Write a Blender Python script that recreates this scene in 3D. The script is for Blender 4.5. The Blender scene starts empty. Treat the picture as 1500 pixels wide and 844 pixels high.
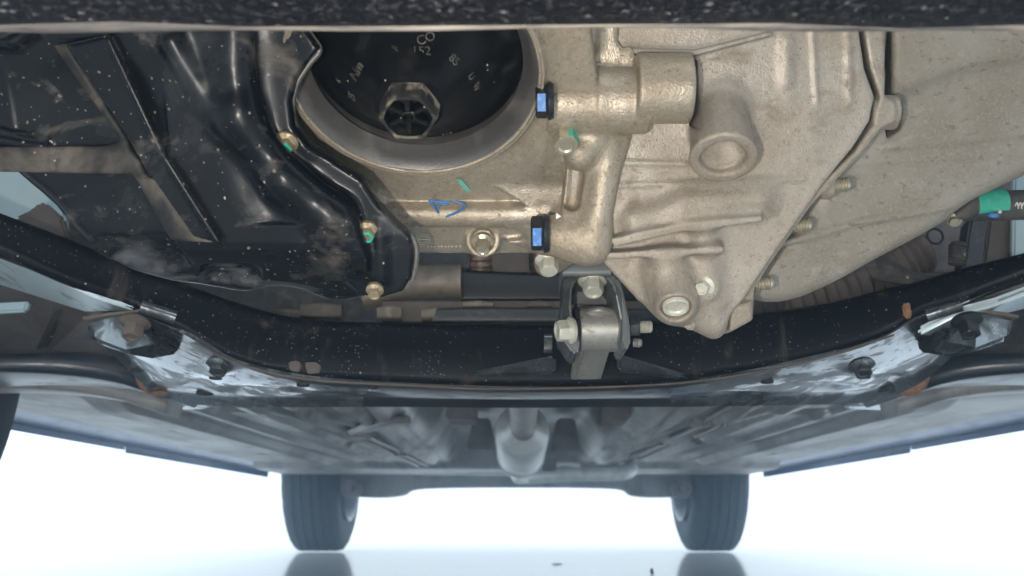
import bpy, math, random
import numpy as np
from mathutils import Vector, Matrix
random.seed(7)

# ------------------------------------------------------------------ camera, world, lamps, exposure
FPX, CX, CY = 1393.0, 750.0, 422.0            # focal length and centre of the 1500x844 photograph
PITCH = math.atan((761.0-422.0)/FPX)
CAMP = Vector((0, 0, .11))
sc = bpy.context.scene
cam = bpy.data.cameras.new('camera'); co = bpy.data.objects.new('camera', cam)
sc.collection.objects.link(co); sc.camera = co
cam.sensor_width = 36; cam.lens = 36*FPX/1500; cam.clip_start = .01; cam.clip_end = 200
co.location = CAMP; co.rotation_euler = (math.pi/2+PITCH, 0, 0)
cam.dof.use_dof = True; cam.dof.focus_distance = .53; cam.dof.aperture_fstop = 15
w = bpy.data.worlds.new('World'); sc.world = w; w.use_nodes = True
bg = w.node_tree.nodes['Background']; bg.inputs['Color'].default_value = (.88, .96, 1, 1); bg.inputs['Strength'].default_value = 3.1
fl = bpy.data.lights.new('phone_torch', 'POINT'); fl.energy = 10.8; fl.color = (1, .93, .85); fl.shadow_soft_size = .0035
flo = bpy.data.objects.new('phone_torch', fl); sc.collection.objects.link(flo); flo.location = (-.060, .004, .086)
sc.view_settings.view_transform = 'Standard'; sc.view_settings.look = 'None'
sc.view_settings.gamma = 1; sc.view_settings.use_curve_mapping = False; sc.view_settings.exposure = -.65
sc.render.engine = 'CYCLES'; sc.cycles.use_denoising = True
sc.cycles.max_bounces = 8; sc.cycles.volume_bounces = 1; sc.cycles.diffuse_bounces = 4

# ------------------------------------------------------------------ helpers
C = sc.collection
FWD = Vector((0, math.cos(PITCH), math.sin(PITCH))); UPV = Vector((0, -math.sin(PITCH), math.cos(PITCH)))
def ray(px, py): return Vector(((px-CX)/FPX, 0, 0)) + FWD + UPV*((CY-py)/FPX)
def at(px, py, Y):
    d = ray(px, py); return CAMP + d*(Y/d.y)
def mpx(px, Y): return px*Y/FPX*1.05

def wloc(o):
    v = Vector(o.location)
    while o.parent: o = o.parent; v += Vector(o.location)
    return v
def link(name, me, parent=None, mats=(), label=None, smooth=True, centre=True):
    n = len(me.vertices)
    if centre and n:
        co_ = np.empty(n*3, 'f'); me.vertices.foreach_get('co', co_); co_ = co_.reshape(-1, 3)
        c = (co_.min(0)+co_.max(0))/2
        me.vertices.foreach_set('co', (co_-c).ravel()); c = Vector([float(x) for x in c])
    else: c = Vector((0, 0, 0))
    o = bpy.data.objects.new(name, me); C.objects.link(o)
    if parent: o.parent = parent; o.location = c-wloc(parent)
    else: o.location = c
    for m in (mats if isinstance(mats, (list, tuple)) else [mats]):
        if m: me.materials.append(m)
    if smooth and len(me.polygons): me.polygons.foreach_set('use_smooth', [True]*len(me.polygons))
    me.update()
    if label: o['label'] = label
    return o
def mesh(verts, faces):
    me = bpy.data.meshes.new('m'); me.from_pydata([tuple(v) for v in verts], [], faces); me.update(); return me
def sharp(me, deg=35):
    try: me.set_sharp_from_angle(angle=math.radians(deg))
    except Exception: pass
def part(name, verts, faces, parent, m, label=None, deg=35):
    me = mesh(verts, faces)
    import bmesh
    bm = bmesh.new(); bm.from_mesh(me); bmesh.ops.recalc_face_normals(bm, faces=bm.faces); bm.to_mesh(me); bm.free()
    o = link(name, me, parent, m, label); sharp(o.data, deg); return o
def basis(d):
    d = Vector(d).normalized(); a = Vector((0, 0, 1)) if abs(d.z) < .9 else Vector((0, 1, 0))
    u = a.cross(d).normalized(); return u, d.cross(u), d
def rings(loops, closed_ends=True):
    n = len(loops[0]); v = [p for l in loops for p in l]; f = []
    for i in range(len(loops)-1):
        for j in range(n):
            k = (j+1) % n; f.append((i*n+j, i*n+k, (i+1)*n+k, (i+1)*n+j))
    if closed_ends: f.append(tuple(range(n))[::-1]); f.append(tuple((len(loops)-1)*n+j for j in range(n)))
    return v, f
def lathe_vf(p, d, prof, n=32, closed=True):
    """prof: (height along d, radius, hexness)"""
    u, v, d = basis(d); p = Vector(p); L = []
    for q in prof:
        h, r = q[0], q[1]; hx = q[2] if len(q) > 2 else 0
        l = []
        for j in range(n):
            t = 2*math.pi*j/n
            m = (t % (math.pi/3))-math.pi/6
            rr = r*((1-hx)+hx*math.cos(math.pi/6)/math.cos(m))
            l.append(p+d*h+u*(rr*math.cos(t))+v*(rr*math.sin(t)))
        L.append(l)
    return rings(L, closed)
def lathe(name, p, d, prof, parent, m, n=32, label=None, deg=35, closed=True):
    v, f = lathe_vf(p, d, prof, n, closed); return part(name, v, f, parent, m, label, deg)
def smooth_path(pts, n=6):
    pts = [np.array(p, float) for p in pts]
    if len(pts) < 3: return [Vector(p[:3]) if len(p) == 3 else p for p in pts]
    P = [2*pts[0]-pts[1]]+pts+[2*pts[-1]-pts[-2]]; out = []
    for i in range(1, len(P)-2):
        for s in range(n):
            t = s/n; a, b, c, d = P[i-1], P[i], P[i+1], P[i+2]
            out.append(.5*((2*b)+(-a+c)*t+(2*a-5*b+4*c-d)*t*t+(-a+3*b-3*c+d)*t**3))
    out.append(pts[-1]); return out
def tube(name, pts, r, parent, m, n=14, sm=6, label=None, corr=None):
    """round tube through pts; r a number or a list; corr=(period, depth) gives bellows"""
    rr = r if isinstance(r, (list, tuple)) else [r]*len(pts)
    Q = smooth_path([tuple(p)+(q,) for p, q in zip(pts, rr)], sm) if len(pts) > 2 else [np.array(tuple(p)+(q,)) for p, q in zip(pts, rr)]
    if corr:
        Q2 = []; s = 0
        for i in range(len(Q)-1):
            k = max(1, int(np.linalg.norm(Q[i+1][:3]-Q[i][:3])/(corr[0]/6)))
            for t in range(k): Q2.append(Q[i]+(Q[i+1]-Q[i])*t/k)
        Q2.append(Q[-1]); Q = Q2; L = 0
        for i, q in enumerate(Q):
            if i: L += np.linalg.norm(q[:3]-Q[i-1][:3])
            q = q.copy(); q[3] += corr[1]*math.cos(2*math.pi*L/corr[0]); Q[i] = q
    loops = []; u = None
    for i, q in enumerate(Q):
        t = Vector(Q[min(i+1, len(Q)-1)][:3]-Q[max(i-1, 0)][:3]).normalized()
        if u is None: u = basis(t)[0]
        u = (u-t*u.dot(t)).normalized(); v = t.cross(u); p = Vector(q[:3])
        loops.append([p+u*(q[3]*math.cos(2*math.pi*j/n))+v*(q[3]*math.sin(2*math.pi*j/n)) for j in range(n)])
    v, f = rings(loops); return part(name, v, f, parent, m, label, 50)
def rr_section(c, ex, ey, w_, h_, r, k=3):
    """rounded rectangle loop"""
    out = []
    for sx, sy, a0 in ((1, 1, 0), (-1, 1, 90), (-1, -1, 180), (1, -1, 270)):
        for i in range(k+1):
            a = math.radians(a0+90*i/k)
            out.append(c+ex*(sx*(w_/2-r)+r*math.cos(a))+ey*(sy*(h_/2-r)+r*math.sin(a)))
    return out
def loft(name, st, parent, m, thick=.04, r=.006, sm=5, label=None, k=3, deg=40):
    """st: (px_top, py_top, px_bot, py_bot, Y[, Ybottom]); a bar whose front face runs through those points, thick metres deep"""
    T = []
    for s in st:
        a = at(s[0], s[1], s[4]); b = at(s[2], s[3], s[5] if len(s) > 5 else s[4]); T.append(tuple(a)+tuple(b))
    T = smooth_path(T, sm) if sm > 1 else [np.array(t) for t in T]
    loops = []
    for t in T:
        a, b = Vector(t[:3]), Vector(t[3:]); ey = (a-b); h_ = ey.length; ey.normalize()
        ex = Vector((0, 1, 0)); ex = (ex-ey*ex.dot(ey)).normalized()
        loops.append(rr_section((a+b)/2+ex*(thick/2), ex, ey, thick, h_, min(r, h_*.45, thick*.45), k))
    v, f = rings(loops); return part(name, v, f, parent, m, label, deg)
def slab(name, pts, off, parent, m, label=None, bev=.0015):
    """closed polygon (world points) given thickness along off, edges bevelled"""
    import bmesh
    pts = [Vector(p) for p in pts]; off = Vector(off); n = len(pts)
    v = pts+[p+off for p in pts]
    f = [tuple(range(n)), tuple(range(2*n-1, n-1, -1))]+[(i, (i+1) % n, n+(i+1) % n, n+i) for i in range(n)]
    bm = bmesh.new(); vs = [bm.verts.new(p) for p in v]; [bm.faces.new([vs[i] for i in q]) for q in f]
    bmesh.ops.recalc_face_normals(bm, faces=bm.faces)
    if bev: bmesh.ops.bevel(bm, geom=list(bm.edges), offset=bev, segments=2, affect='EDGES', clamp_overlap=True)
    bmesh.ops.triangulate(bm, faces=[q for q in bm.faces if len(q.verts) > 4])
    me = bpy.data.meshes.new(name); bm.to_mesh(me); bm.free()
    o = link(name, me, parent, m, label); sharp(o.data, 30); return o
def bolt(name, p, d, af, parent, mats, washer=1.45, hh=.55, wh=.16, label=None, recess=True, paint=None):
    """flange bolt head: af = across-corner radius; p on the seat, d points out"""
    w_ = af*washer
    prof = [(-.002, w_*.9), (0, w_), (af*wh*.6, w_), (af*wh*1.6, w_*.86), (af*wh*2.4, af*1.02, .9), (af*wh*2.6, af, 1),
            (af*(wh*2+hh*1.3), af, 1), (af*(wh*2+hh*1.5), af*.93, .7), (af*(wh*2+hh*1.6), af*.84, .2)]
    top = af*(wh*2+hh*1.6)
    prof += [(top, af*.62), (top-af*.12, af*.5), (top-af*.14, af*.05)] if recess else [(top+af*.03, af*.05)]
    v, f = lathe_vf(p, d, prof, 36); o = part(name, v, f, parent, mats, label, 30)
    if paint:
        o.data.materials.append(paint[0]); n = 36
        for i, pg in enumerate(o.data.polygons):
            ring, j = divmod(i, n)
            if len(paint) > 2 and paint[2] == 'cam':
                if ring in paint[1] and pg.normal.dot((CAMP-Vector(p)).normalized()) > paint[3]: pg.material_index = 1
            elif ring in paint[1] and (len(paint) < 3 or paint[2][0] <= j < paint[2][1]): pg.material_index = 1
    return o
def thread(name, p, d, r, L, parent, m, label=None, pitch=.0016):
    prof = [(0, r*.9)]; k = int(L/pitch)
    for i in range(k): prof += [(i*pitch+pitch*.25, r), (i*pitch+pitch*.75, r*.84)]
    prof += [(k*pitch+pitch*.3, r*.72), (k*pitch+pitch*.5, r*.5)]
    return lathe(name, p, d, prof, parent, m, 18, label, 60)

# --- cast shapes: a signed distance grid in a tilted frame, polygonised with surface nets
class Frame:
    def __init__(s, px, py, Y, alpha):
        a = math.radians(alpha); s.o = at(px, py, Y)
        s.u = Vector((1, 0, 0)); s.v = Vector((0, -math.sin(a), math.cos(a))); s.n = Vector((0, -math.cos(a), -math.sin(a)))
    def w(s, px, py, c=0):
        d = ray(px, py); t = ((s.o+s.n*c)-CAMP).dot(s.n)/d.dot(s.n); return CAMP+d*t
    def loc(s, P): q = P-s.o; return np.array((q.dot(s.u), q.dot(s.v), q.dot(s.n)))
    def l(s, px, py, c=0): return s.loc(s.w(px, py, c))
    def vec(s, W): W = Vector(W); return np.array((W.dot(s.u), W.dot(s.v), W.dot(s.n)))
    def world(s, V): 
        M = np.array([s.u, s.v, s.n]); return V@M+np.array(s.o)
    def scale(s, px, py, c=0): return (s.w(px, py, c)-CAMP).dot(FWD)/FPX     # metres per pixel
def polysdf(X, Y, P):
    d = np.full(np.broadcast(X, Y).shape, 1e9); sg = np.zeros(d.shape, bool); n = len(P)
    for i in range(n):
        x0, y0 = P[i]; x1, y1 = P[(i+1) % n]; ex, ey = x1-x0, y1-y0
        wx, wy = X-x0, Y-y0; L = ex*ex+ey*ey+1e-15; t = np.clip((wx*ex+wy*ey)/L, 0, 1)
        d = np.minimum(d, (wx-ex*t)**2+(wy-ey*t)**2)
        c = ((y0 <= Y) != (y1 <= Y)) & (X < ex*(Y-y0)/(ey if abs(ey) > 1e-12 else 1e-12)+x0)
        sg ^= c
    d = np.sqrt(d); return np.where(sg, -d, d)
def closed_smooth(P, n=5):
    P = [np.array(p, float) for p in P]; N = len(P); out = []
    for i in range(N):
        a, b, c, d = P[i-1], P[i], P[(i+1) % N], P[(i+2) % N]
        for s in range(n):
            t = s/n; out.append(.5*((2*b)+(-a+c)*t+(2*a-5*b+4*c-d)*t*t+(-a+3*b-3*c+d)*t**3))
    return out
class Cast:
    def __init__(s, fr, box, c0, c1, h):
        s.f = fr; s.h = h; m = 3*h
        q = np.array([fr.l(x, y, c) for x in box[::2] for y in box[1::2] for c in (c0, c1)])
        lo, hi = q.min(0)-m, q.max(0)+m; lo[2], hi[2] = c0-m, c1+m
        s.ax = [np.arange(lo[i], hi[i]+h, h) for i in range(3)]
        s.F = np.full([len(a) for a in s.ax], .03, 'f')
    def sub(s, lo, hi, m):
        sl = [];
        for i in range(3):
            a = s.ax[i]; i0 = max(0, int((lo[i]-m-a[0])/s.h)); i1 = min(len(a), int((hi[i]+m-a[0])/s.h)+2)
            if i1 <= i0: return None
            sl.append(slice(i0, i1))
        return tuple(sl)
    def g(s, sl): return (s.ax[0][sl[0]][:, None, None], s.ax[1][sl[1]][None, :, None], s.ax[2][sl[2]][None, None, :])
    def op(s, sl, d, k, op):
        F = s.F[sl]
        if op == 'u':
            h = np.maximum(k-np.abs(F-d), 0)/k if k else 0; r = np.minimum(F, d)-h*h*k/4
        elif op == 's':
            d = -d; h = np.maximum(k-np.abs(F-d), 0)/k if k else 0; r = np.maximum(F, d)+h*h*k/4
        else:
            h = np.maximum(k-np.abs(F-d), 0)/k if k else 0; r = np.maximum(F, d)+h*h*k/4
        s.F[sl] = r
    def poly(s, pts, c0, c1, k=.003, r=.0015, op='u', sm=0, cref=None, top=None):
        cr = (c1 if cref is None else cref)
        P = [s.f.l(p[0], p[1], p[2] if len(p) > 2 else cr)[:2] for p in pts]
        if sm: P = closed_smooth(P, sm)
        A = np.array(P); cm = c1+(.03 if top is not None else 0)
        sl = s.sub((*A.min(0), c0), (*A.max(0), cm), k+3*s.h)
        if sl is None: return
        X, Y, Z = s.g(sl); d2 = polysdf(X[:, :, 0], Y[:, :, 0], P)[:, :, None]+r
        ct = c1 if top is None else c1+top(X, Y)
        dz = np.maximum(c0-Z, Z-ct)+r
        d = np.minimum(np.maximum(d2, dz), 0)+np.sqrt(np.maximum(d2, 0)**2+np.maximum(dz, 0)**2)-r
        s.op(sl, d, k, op)
    def pt(s, p): return s.f.l(*p) if not isinstance(p, Vector) else s.f.loc(p)
    def cap(s, p, q, r0, r1=None, k=.004, op='u'):
        p, q = s.pt(p), s.pt(q); r1 = r0 if r1 is None else r1; R = max(r0, r1)
        sl = s.sub(np.minimum(p, q)-R, np.maximum(p, q)+R, k+3*s.h)
        if sl is None: return
        X, Y, Z = s.g(sl); e = q-p; L = e@e+1e-12
        t = np.clip(((X-p[0])*e[0]+(Y-p[1])*e[1]+(Z-p[2])*e[2])/L, 0, 1)
        d = np.sqrt((X-p[0]-e[0]*t)**2+(Y-p[1]-e[1]*t)**2+(Z-p[2]-e[2]*t)**2)-(r0+(r1-r0)*t); s.op(sl, d, k, op)
    def cyl(s, p, q, r0, r1=None, k=.004, r=.0015, op='u'):
        p, q = s.pt(p), s.pt(q); r1 = r0 if r1 is None else r1; R = max(r0, r1)
        sl = s.sub(np.minimum(p, q)-R, np.maximum(p, q)+R, k+3*s.h)
        if sl is None: return
        X, Y, Z = s.g(sl); e = q-p; L = math.sqrt(e@e); e = e/L
        t = (X-p[0])*e[0]+(Y-p[1])*e[1]+(Z-p[2])*e[2]
        rad = np.sqrt(np.maximum((X-p[0])**2+(Y-p[1])**2+(Z-p[2])**2-t*t, 0))
        a = rad-(r0+(r1-r0)*np.clip(t/L, 0, 1))+r; b = np.abs(t-L/2)-L/2+r
        d = np.minimum(np.maximum(a, b), 0)+np.sqrt(np.maximum(a, 0)**2+np.maximum(b, 0)**2)-r; s.op(sl, d, k, op)
    def ell(s, p, rad, k=.004, op='u'):
        p = s.pt(p); rad = np.array(rad)
        sl = s.sub(p-rad, p+rad, k+3*s.h)
        if sl is None: return
        X, Y, Z = s.g(sl); q = np.sqrt(((X-p[0])/rad[0])**2+((Y-p[1])/rad[1])**2+((Z-p[2])/rad[2])**2)
        s.op(sl, (q-1)*rad.min(), k, op)
    def half(s, P, n, k=.006):
        """keep what lies behind the plane through P with outward world normal n"""
        p = s.pt(P); n = s.f.vec(Vector(n).normalized()); sl = (slice(None),)*3; X, Y, Z = s.g(sl)
        s.op(sl, (X-p[0])*n[0]+(Y-p[1])*n[1]+(Z-p[2])*n[2], k, 'i')
    def rough(s, amp, sc_):
        X, Y, Z = s.g((slice(None),)*3); rs = np.random.RandomState(3); N = 0
        for i in range(5):
            k = rs.normal(size=3)*sc_*(1+.6*i); N = N+np.sin(X*k[0]+Y*k[1]+Z*k[2]+rs.rand()*6)/(1+.5*i)
        s.F += (amp*N).astype('f')
    def build(s, name, parent, m, label=None):
        F = s.F.copy(); F[0] = F[-1] = .03; F[:, 0] = F[:, -1] = .03; F[:, :, 0] = F[:, :, -1] = .03
        S = F < 0; nx, ny, nz = F.shape
        cs = [(i, j, k) for i in (0, 1) for j in (0, 1) for k in (0, 1)]
        def cr(A, c): return A[c[0]:nx-1+c[0], c[1]:ny-1+c[1], c[2]:nz-1+c[2]]
        cnt = sum(cr(S, c).astype('i1') for c in cs); mask = (cnt > 0) & (cnt < 8)
        idx = np.full(mask.shape, -1, np.int64); I = np.argwhere(mask); idx[mask] = np.arange(len(I))
        val = {c: F[I[:, 0]+c[0], I[:, 1]+c[1], I[:, 2]+c[2]] for c in cs}
        pos = np.zeros((len(I), 3)); num = np.zeros(len(I))
        for a in range(8):
            for b in range(a+1, 8):
                ca, cb = cs[a], cs[b]
                if sum(abs(x-y) for x, y in zip(ca, cb)) != 1: continue
                fa, fb = val[ca], val[cb]; m_ = (fa < 0) != (fb < 0); t = np.where(m_, fa/np.where(m_, fa-fb, 1), 0)
                for x in range(3): pos[:, x] += np.where(m_, ca[x]+t*(cb[x]-ca[x]), 0)
                num += m_
        pos = pos/num[:, None]+I
        V = s.f.world(pos*s.h+np.array([a[0] for a in s.ax])); Q = []
        for ax in range(3):
            o1, o2 = (ax+1) % 3, (ax+2) % 3
            sa = [slice(0, -1) if x == ax else slice(1, -1) for x in range(3)]; sb = [slice(1, None) if x == ax else slice(1, -1) for x in range(3)]
            A, B = S[tuple(sa)], S[tuple(sb)]
            for flip in (0, 1):
                E = np.argwhere(A & ~B if not flip else ~A & B)
                if not len(E): continue
                E = E.copy()
                for x in range(3):
                    if x != ax: E[:, x] += 1
                def cell(d1, d2):
                    G = E.copy(); G[:, o1] -= d1; G[:, o2] -= d2; return idx[G[:, 0], G[:, 1], G[:, 2]]
                q = np.stack([cell(1, 1), cell(0, 1), cell(0, 0), cell(1, 0)], 1)
                Q.append(q[:, ::-1] if flip else q)
        Q = np.concatenate(Q).astype(np.int32)
        me = bpy.data.meshes.new(name); me.vertices.add(len(V)); me.vertices.foreach_set('co', V.astype('f').ravel())
        me.loops.add(len(Q)*4); me.loops.foreach_set('vertex_index', Q.ravel())
        me.polygons.add(len(Q)); me.polygons.foreach_set('loop_start', np.arange(0, len(Q)*4, 4, dtype=np.int32))
        me.update(calc_edges=True); me.validate()
        return link(name, me, parent, m, label)

# ------------------------------------------------------------------ materials
def mat(name, base, rough=.5, metal=0., layers=(), bumps=(), coat=0., spec=.5, var=0., coat_rough=.08):
    m = bpy.data.materials.new(name); m.use_nodes = True; nt = m.node_tree; N = nt.nodes; L = nt.links
    b = N['Principled BSDF']; tc = N.new('ShaderNodeTexCoord')
    def nz(scale, detail=4, stretch=None, rg=.55, dist=0):
        n = N.new('ShaderNodeTexNoise'); n.inputs['Scale'].default_value = scale; n.inputs['Detail'].default_value = detail
        n.inputs['Roughness'].default_value = rg; n.inputs['Distortion'].default_value = dist
        if stretch:
            mp = N.new('ShaderNodeMapping'); mp.inputs['Scale'].default_value = stretch; L.new(tc.outputs['Object'], mp.inputs['Vector']); L.new(mp.outputs[0], n.inputs['Vector'])
        else: L.new(tc.outputs['Object'], n.inputs['Vector'])
        return n.outputs['Fac']
    def ramp(s, lo, hi, mx=1):
        r = N.new('ShaderNodeMapRange'); r.inputs[1].default_value = lo; r.inputs[2].default_value = hi; r.inputs[4].default_value = mx
        r.interpolation_type = 'SMOOTHSTEP'; L.new(s, r.inputs[0]); return r.outputs[0]
    def mixc(f, a, col):
        x = N.new('ShaderNodeMix'); x.data_type = 'RGBA'; L.new(f, x.inputs[0])
        if isinstance(a, tuple): x.inputs[6].default_value = (*a, 1)
        else: L.new(a, x.inputs[6])
        x.inputs[7].default_value = (*col, 1); return x.outputs[2]
    def mixf(f, a, v):
        x = N.new('ShaderNodeMix'); L.new(f, x.inputs[0])
        if isinstance(a, float): x.inputs[2].default_value = a
        else: L.new(a, x.inputs[2])
        x.inputs[3].default_value = v; return x.outputs[0]
    colr, rg, ct = tuple(base), float(rough), float(coat); metl = float(metal)
    for ly in layers:
        if ly[0] == 'n':      # noise patches: scale, lo, hi, colour, roughness, max[, stretch]
            f = ramp(nz(ly[1], 6, ly[7] if len(ly) > 7 else None, .62, .4), ly[2], ly[3], ly[6])
        else:                 # round specks: scale, size, keep, colour, roughness
            v = N.new('ShaderNodeTexVoronoi'); v.inputs['Scale'].default_value = ly[1]; v.inputs['Randomness'].default_value = 1
            w_ = N.new('ShaderNodeTexNoise'); w_.inputs['Scale'].default_value = ly[1]*2.2; L.new(tc.outputs['Object'], w_.inputs['Vector'])
            va = N.new('ShaderNodeVectorMath'); va.operation = 'SCALE'; va.inputs['Scale'].default_value = .35/ly[1]; L.new(w_.outputs['Color'], va.inputs[0])
            vb = N.new('ShaderNodeVectorMath'); vb.operation = 'ADD'; L.new(tc.outputs['Object'], vb.inputs[0]); L.new(va.outputs[0], vb.inputs[1]); L.new(vb.outputs[0], v.inputs['Vector'])
            sp = N.new('ShaderNodeSeparateColor'); L.new(v.outputs['Color'], sp.inputs[0])
            sz = N.new('ShaderNodeMath'); sz.operation = 'MULTIPLY'; sz.inputs[1].default_value = ly[2]; L.new(sp.outputs[1], sz.inputs[0])
            d = N.new('ShaderNodeMath'); d.operation = 'SUBTRACT'; L.new(sz.outputs[0], d.inputs[0]); L.new(v.outputs['Distance'], d.inputs[1])
            e = ramp(d.outputs[0], 0, ly[2]*.25); k = ramp(sp.outputs[0], 1-ly[3]-.01, 1-ly[3]+.01)
            mu = N.new('ShaderNodeMath'); mu.operation = 'MULTIPLY'; L.new(e, mu.inputs[0]); L.new(k, mu.inputs[1]); f = mu.outputs[0]
        colr = mixc(f, colr, ly[4]); rg = mixf(f, rg, ly[5]); ct = mixf(f, ct, 0.) if coat else ct
        if metal: metl = mixf(f, metl, metal*.4)
    if isinstance(colr, tuple): b.inputs['Base Color'].default_value = (*colr, 1)
    else: L.new(colr, b.inputs['Base Color'])
    if isinstance(rg, float): b.inputs['Roughness'].default_value = rg
    else: L.new(rg, b.inputs['Roughness'])
    if isinstance(metl, float): b.inputs['Metallic'].default_value = metl
    else: L.new(metl, b.inputs['Metallic'])
    if coat:
        b.inputs['Coat Roughness'].default_value = coat_rough
        if isinstance(ct, float): b.inputs['Coat Weight'].default_value = ct
        else: L.new(ct, b.inputs['Coat Weight'])
    b.inputs['Specular IOR Level'].default_value = spec
    prev = None
    for (s_, st, dist) in bumps:
        bp = N.new('ShaderNodeBump'); bp.inputs['Strength'].default_value = st; bp.inputs['Distance'].default_value = dist
        L.new(nz(s_, 3), bp.inputs['Height'])
        if prev: L.new(prev, bp.inputs['Normal'])
        prev = bp.outputs[0]
    if prev: L.new(prev, b.inputs['Normal'])
    return m
DUST = (.20, .165, .13); SPK = (.62, .60, .56)
M = {}
M['alu'] = mat('cast_aluminium', (.40, .345, .27), .38, .7, [('n', 12, .42, .70, (.23, .18, .12), .55, .8), ('n', 520, .45, .75, (.46, .41, .34), .5, .5), ('s', 800, .34, .35, (.15, .12, .085), .8), ('n', 340, .55, .72, (.14, .10, .07), .8, .6), ('n', 45, .55, .72, (.15, .11, .07), .75, .6)], [(900, .35, .0009), (220, .14, .002)], spec=.35)
M['alu2'] = mat('gearbox_aluminium', (.37, .33, .28), .44, .6, [('n', 7, .40, .66, (.24, .195, .145), .6, .8), ('n', 620, .45, .75, (.42, .37, .31), .6, .5), ('s', 800, .36, .35, (.18, .145, .11), .8), ('n', 340, .55, .72, (.20, .16, .12), .8, .6), ('n', 46, .52, .70, (.18, .14, .10), .72, .65), ('n', 26, .62, .74, (.43, .40, .35), .7, .4)], [(1000, .35, .0009), (260, .12, .002)], spec=.3)
M['alu3'] = mat('weathered_gearbox_aluminium', (.32, .295, .25), .52, .4, [('n', 6, .42, .66, (.21, .18, .14), .7, .85), ('n', 30, .54, .68, (.40, .38, .335), .6, .5), ('n', 230, .57, .68, (.14, .118, .09), .85, .65, (.7, 1.2, 1.2)), ('n', 600, .48, .72, (.37, .34, .29), .7, .5)], [(600, .35, .0009), (60, .25, .003)], spec=.3)
M['grey'] = mat('grey_collar_metal', (.105, .10, .096), .42, .5, [('n', 40, .45, .75, (.21, .19, .165), .6, .6), ('s', 260, .25, .2, (.06, .05, .05), .7)], [(800, .15, .0008)])
M['pan'] = mat('black_pan_paint', (.004, .005, .007), .25, 0, [('n', 9, .54, .76, (.042, .046, .050), .5, .8), ('n', 26, .54, .74, (.13, .112, .095), .8, .65, (1, 1, 1.8)), ('n', 16, .58, .72, (.10, .10, .105), .7, .6, (1, 2.6, 1)), ('n', 60, .60, .76, (.12, .11, .10), .8, .45), ('s', 160, .12, .35, (.30, .28, .26), .8), ('s', 360, .22, .6, (.15, .14, .13), .8), ('s', 200, .2, .3, (.12, .105, .09), .8)], [(220, .08, .001), (24, .12, .006)], spec=.16)
M['dust'] = mat('dusty_black_paint', (.012, .0125, .0135), .45, 0, [('n', 22, .42, .68, (.14, .12, .10), .9, .75), ('n', 110, .48, .68, (.02, .02, .02), .6, .7), ('s', 130, .17, .4, (.42, .40, .37), .8)], [(300, .1, .001)], spec=.12)
M['black'] = mat('black_subframe_paint', (.0030, .0042, .0062), .36, 0, [('n', 18, .56, .82, (.028, .028, .030), .6, .6), ('n', 45, .60, .76, (.09, .065, .05), .85, .5), ('s', 200, .16, .5, (.30, .30, .29), .8), ('s', 380, .26, .8, (.13, .127, .12), .8), ('n', 26, .58, .74, (.075, .062, .052), .8, .6, (1.6, 1, .5))], [(240, .06, .001)], spec=.08)
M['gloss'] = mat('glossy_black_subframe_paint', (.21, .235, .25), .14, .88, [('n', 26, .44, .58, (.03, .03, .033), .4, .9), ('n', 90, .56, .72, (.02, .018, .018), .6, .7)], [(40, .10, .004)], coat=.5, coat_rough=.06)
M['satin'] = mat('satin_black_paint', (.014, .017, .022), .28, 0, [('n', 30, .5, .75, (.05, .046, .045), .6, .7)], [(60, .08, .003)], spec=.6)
M['floorpan'] = mat('dull_pan_floor', (.022, .029, .032), .33, 0, [('n', 12, .42, .72, (.055, .065, .066), .5, .8), ('n', 90, .58, .75, (.02, .02, .022), .5, .5)], [(60, .06, .002)], spec=.7)
M['reflect'] = mat('painted_reflection_plate', (.66, .76, .80), .32, .35, [('n', 50, .56, .70, (.05, .055, .06), .5, .8, (1, .35, 1)), ('n', 14, .5, .75, (.45, .54, .58), .4, .6)], [(60, .1, .002)])  # floor's reflection put into the pale base colour, with dark scratches
M['lip'] = mat('bumper_plastic', (.006, .0065, .009), .5, 0, [('n', 420, .50, .66, (.055, .055, .06), .6, .8), ('s', 260, .34, .5, (.13, .13, .135), .7), ('s', 170, .17, .35, (.32, .31, .29), .7)], [(420, .9, .003)], spec=.1)
M['rim'] = mat('lit_lip_edge', (.075, .07, .068), .5, 0, [('n', 30, .46, .66, (.36, .32, .27), .7, .8, (.25, 2, 2)), ('s', 200, .2, .4, SPK, .8), ('n', 120, .55, .7, (.02, .02, .022), .7, .8, (.2, 2, 2))], [(200, .2, .001)], spec=.3)  # light caught on the rolled rim put into the colour as paler streaks
M['cap'] = mat('black_filter_plastic', (.005, .0055, .0065), .34, 0, [('n', 35, .5, .8, (.06, .055, .05), .7, .5), ('s', 330, .2, .12, (.45, .42, .38), .8)], [(500, .06, .0006)], spec=.12)
M['capdust'] = mat('dusty_filter_plastic', (.018, .017, .016), .45, 0, [('n', 110, .46, .66, (.20, .17, .13), .8, .8)], [], spec=.3)
M['emb'] = mat('raised_lettering', (.03, .029, .027), .45, 0, [('n', 260, .42, .66, (.13, .12, .10), .8, .8)], [], spec=.4)
M['zinc'] = mat('zinc_bolt', (.48, .44, .34), .34, .75, [('n', 200, .45, .7, (.33, .27, .17), .6, .7)], [(900, .1, .0005)])
M['brass'] = mat('yellow_zinc_bolt', (.33, .27, .17), .46, .6, [('n', 180, .42, .66, (.16, .125, .08), .8, .8)], [(900, .1, .0005)])
M['pale'] = mat('pale_dusty_bolt', (.56, .54, .45), .5, .35, [('n', 160, .45, .7, (.38, .35, .27), .7, .7)], [(800, .12, .0005)])
M['blackbolt'] = mat('black_bolt', (.012, .013, .016), .4, .2)
M['blue'] = mat('blue_paint_dab', (.035, .15, .42), .5, 0, [('n', 260, .45, .65, (.14, .32, .62), .5, .7)])
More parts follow.
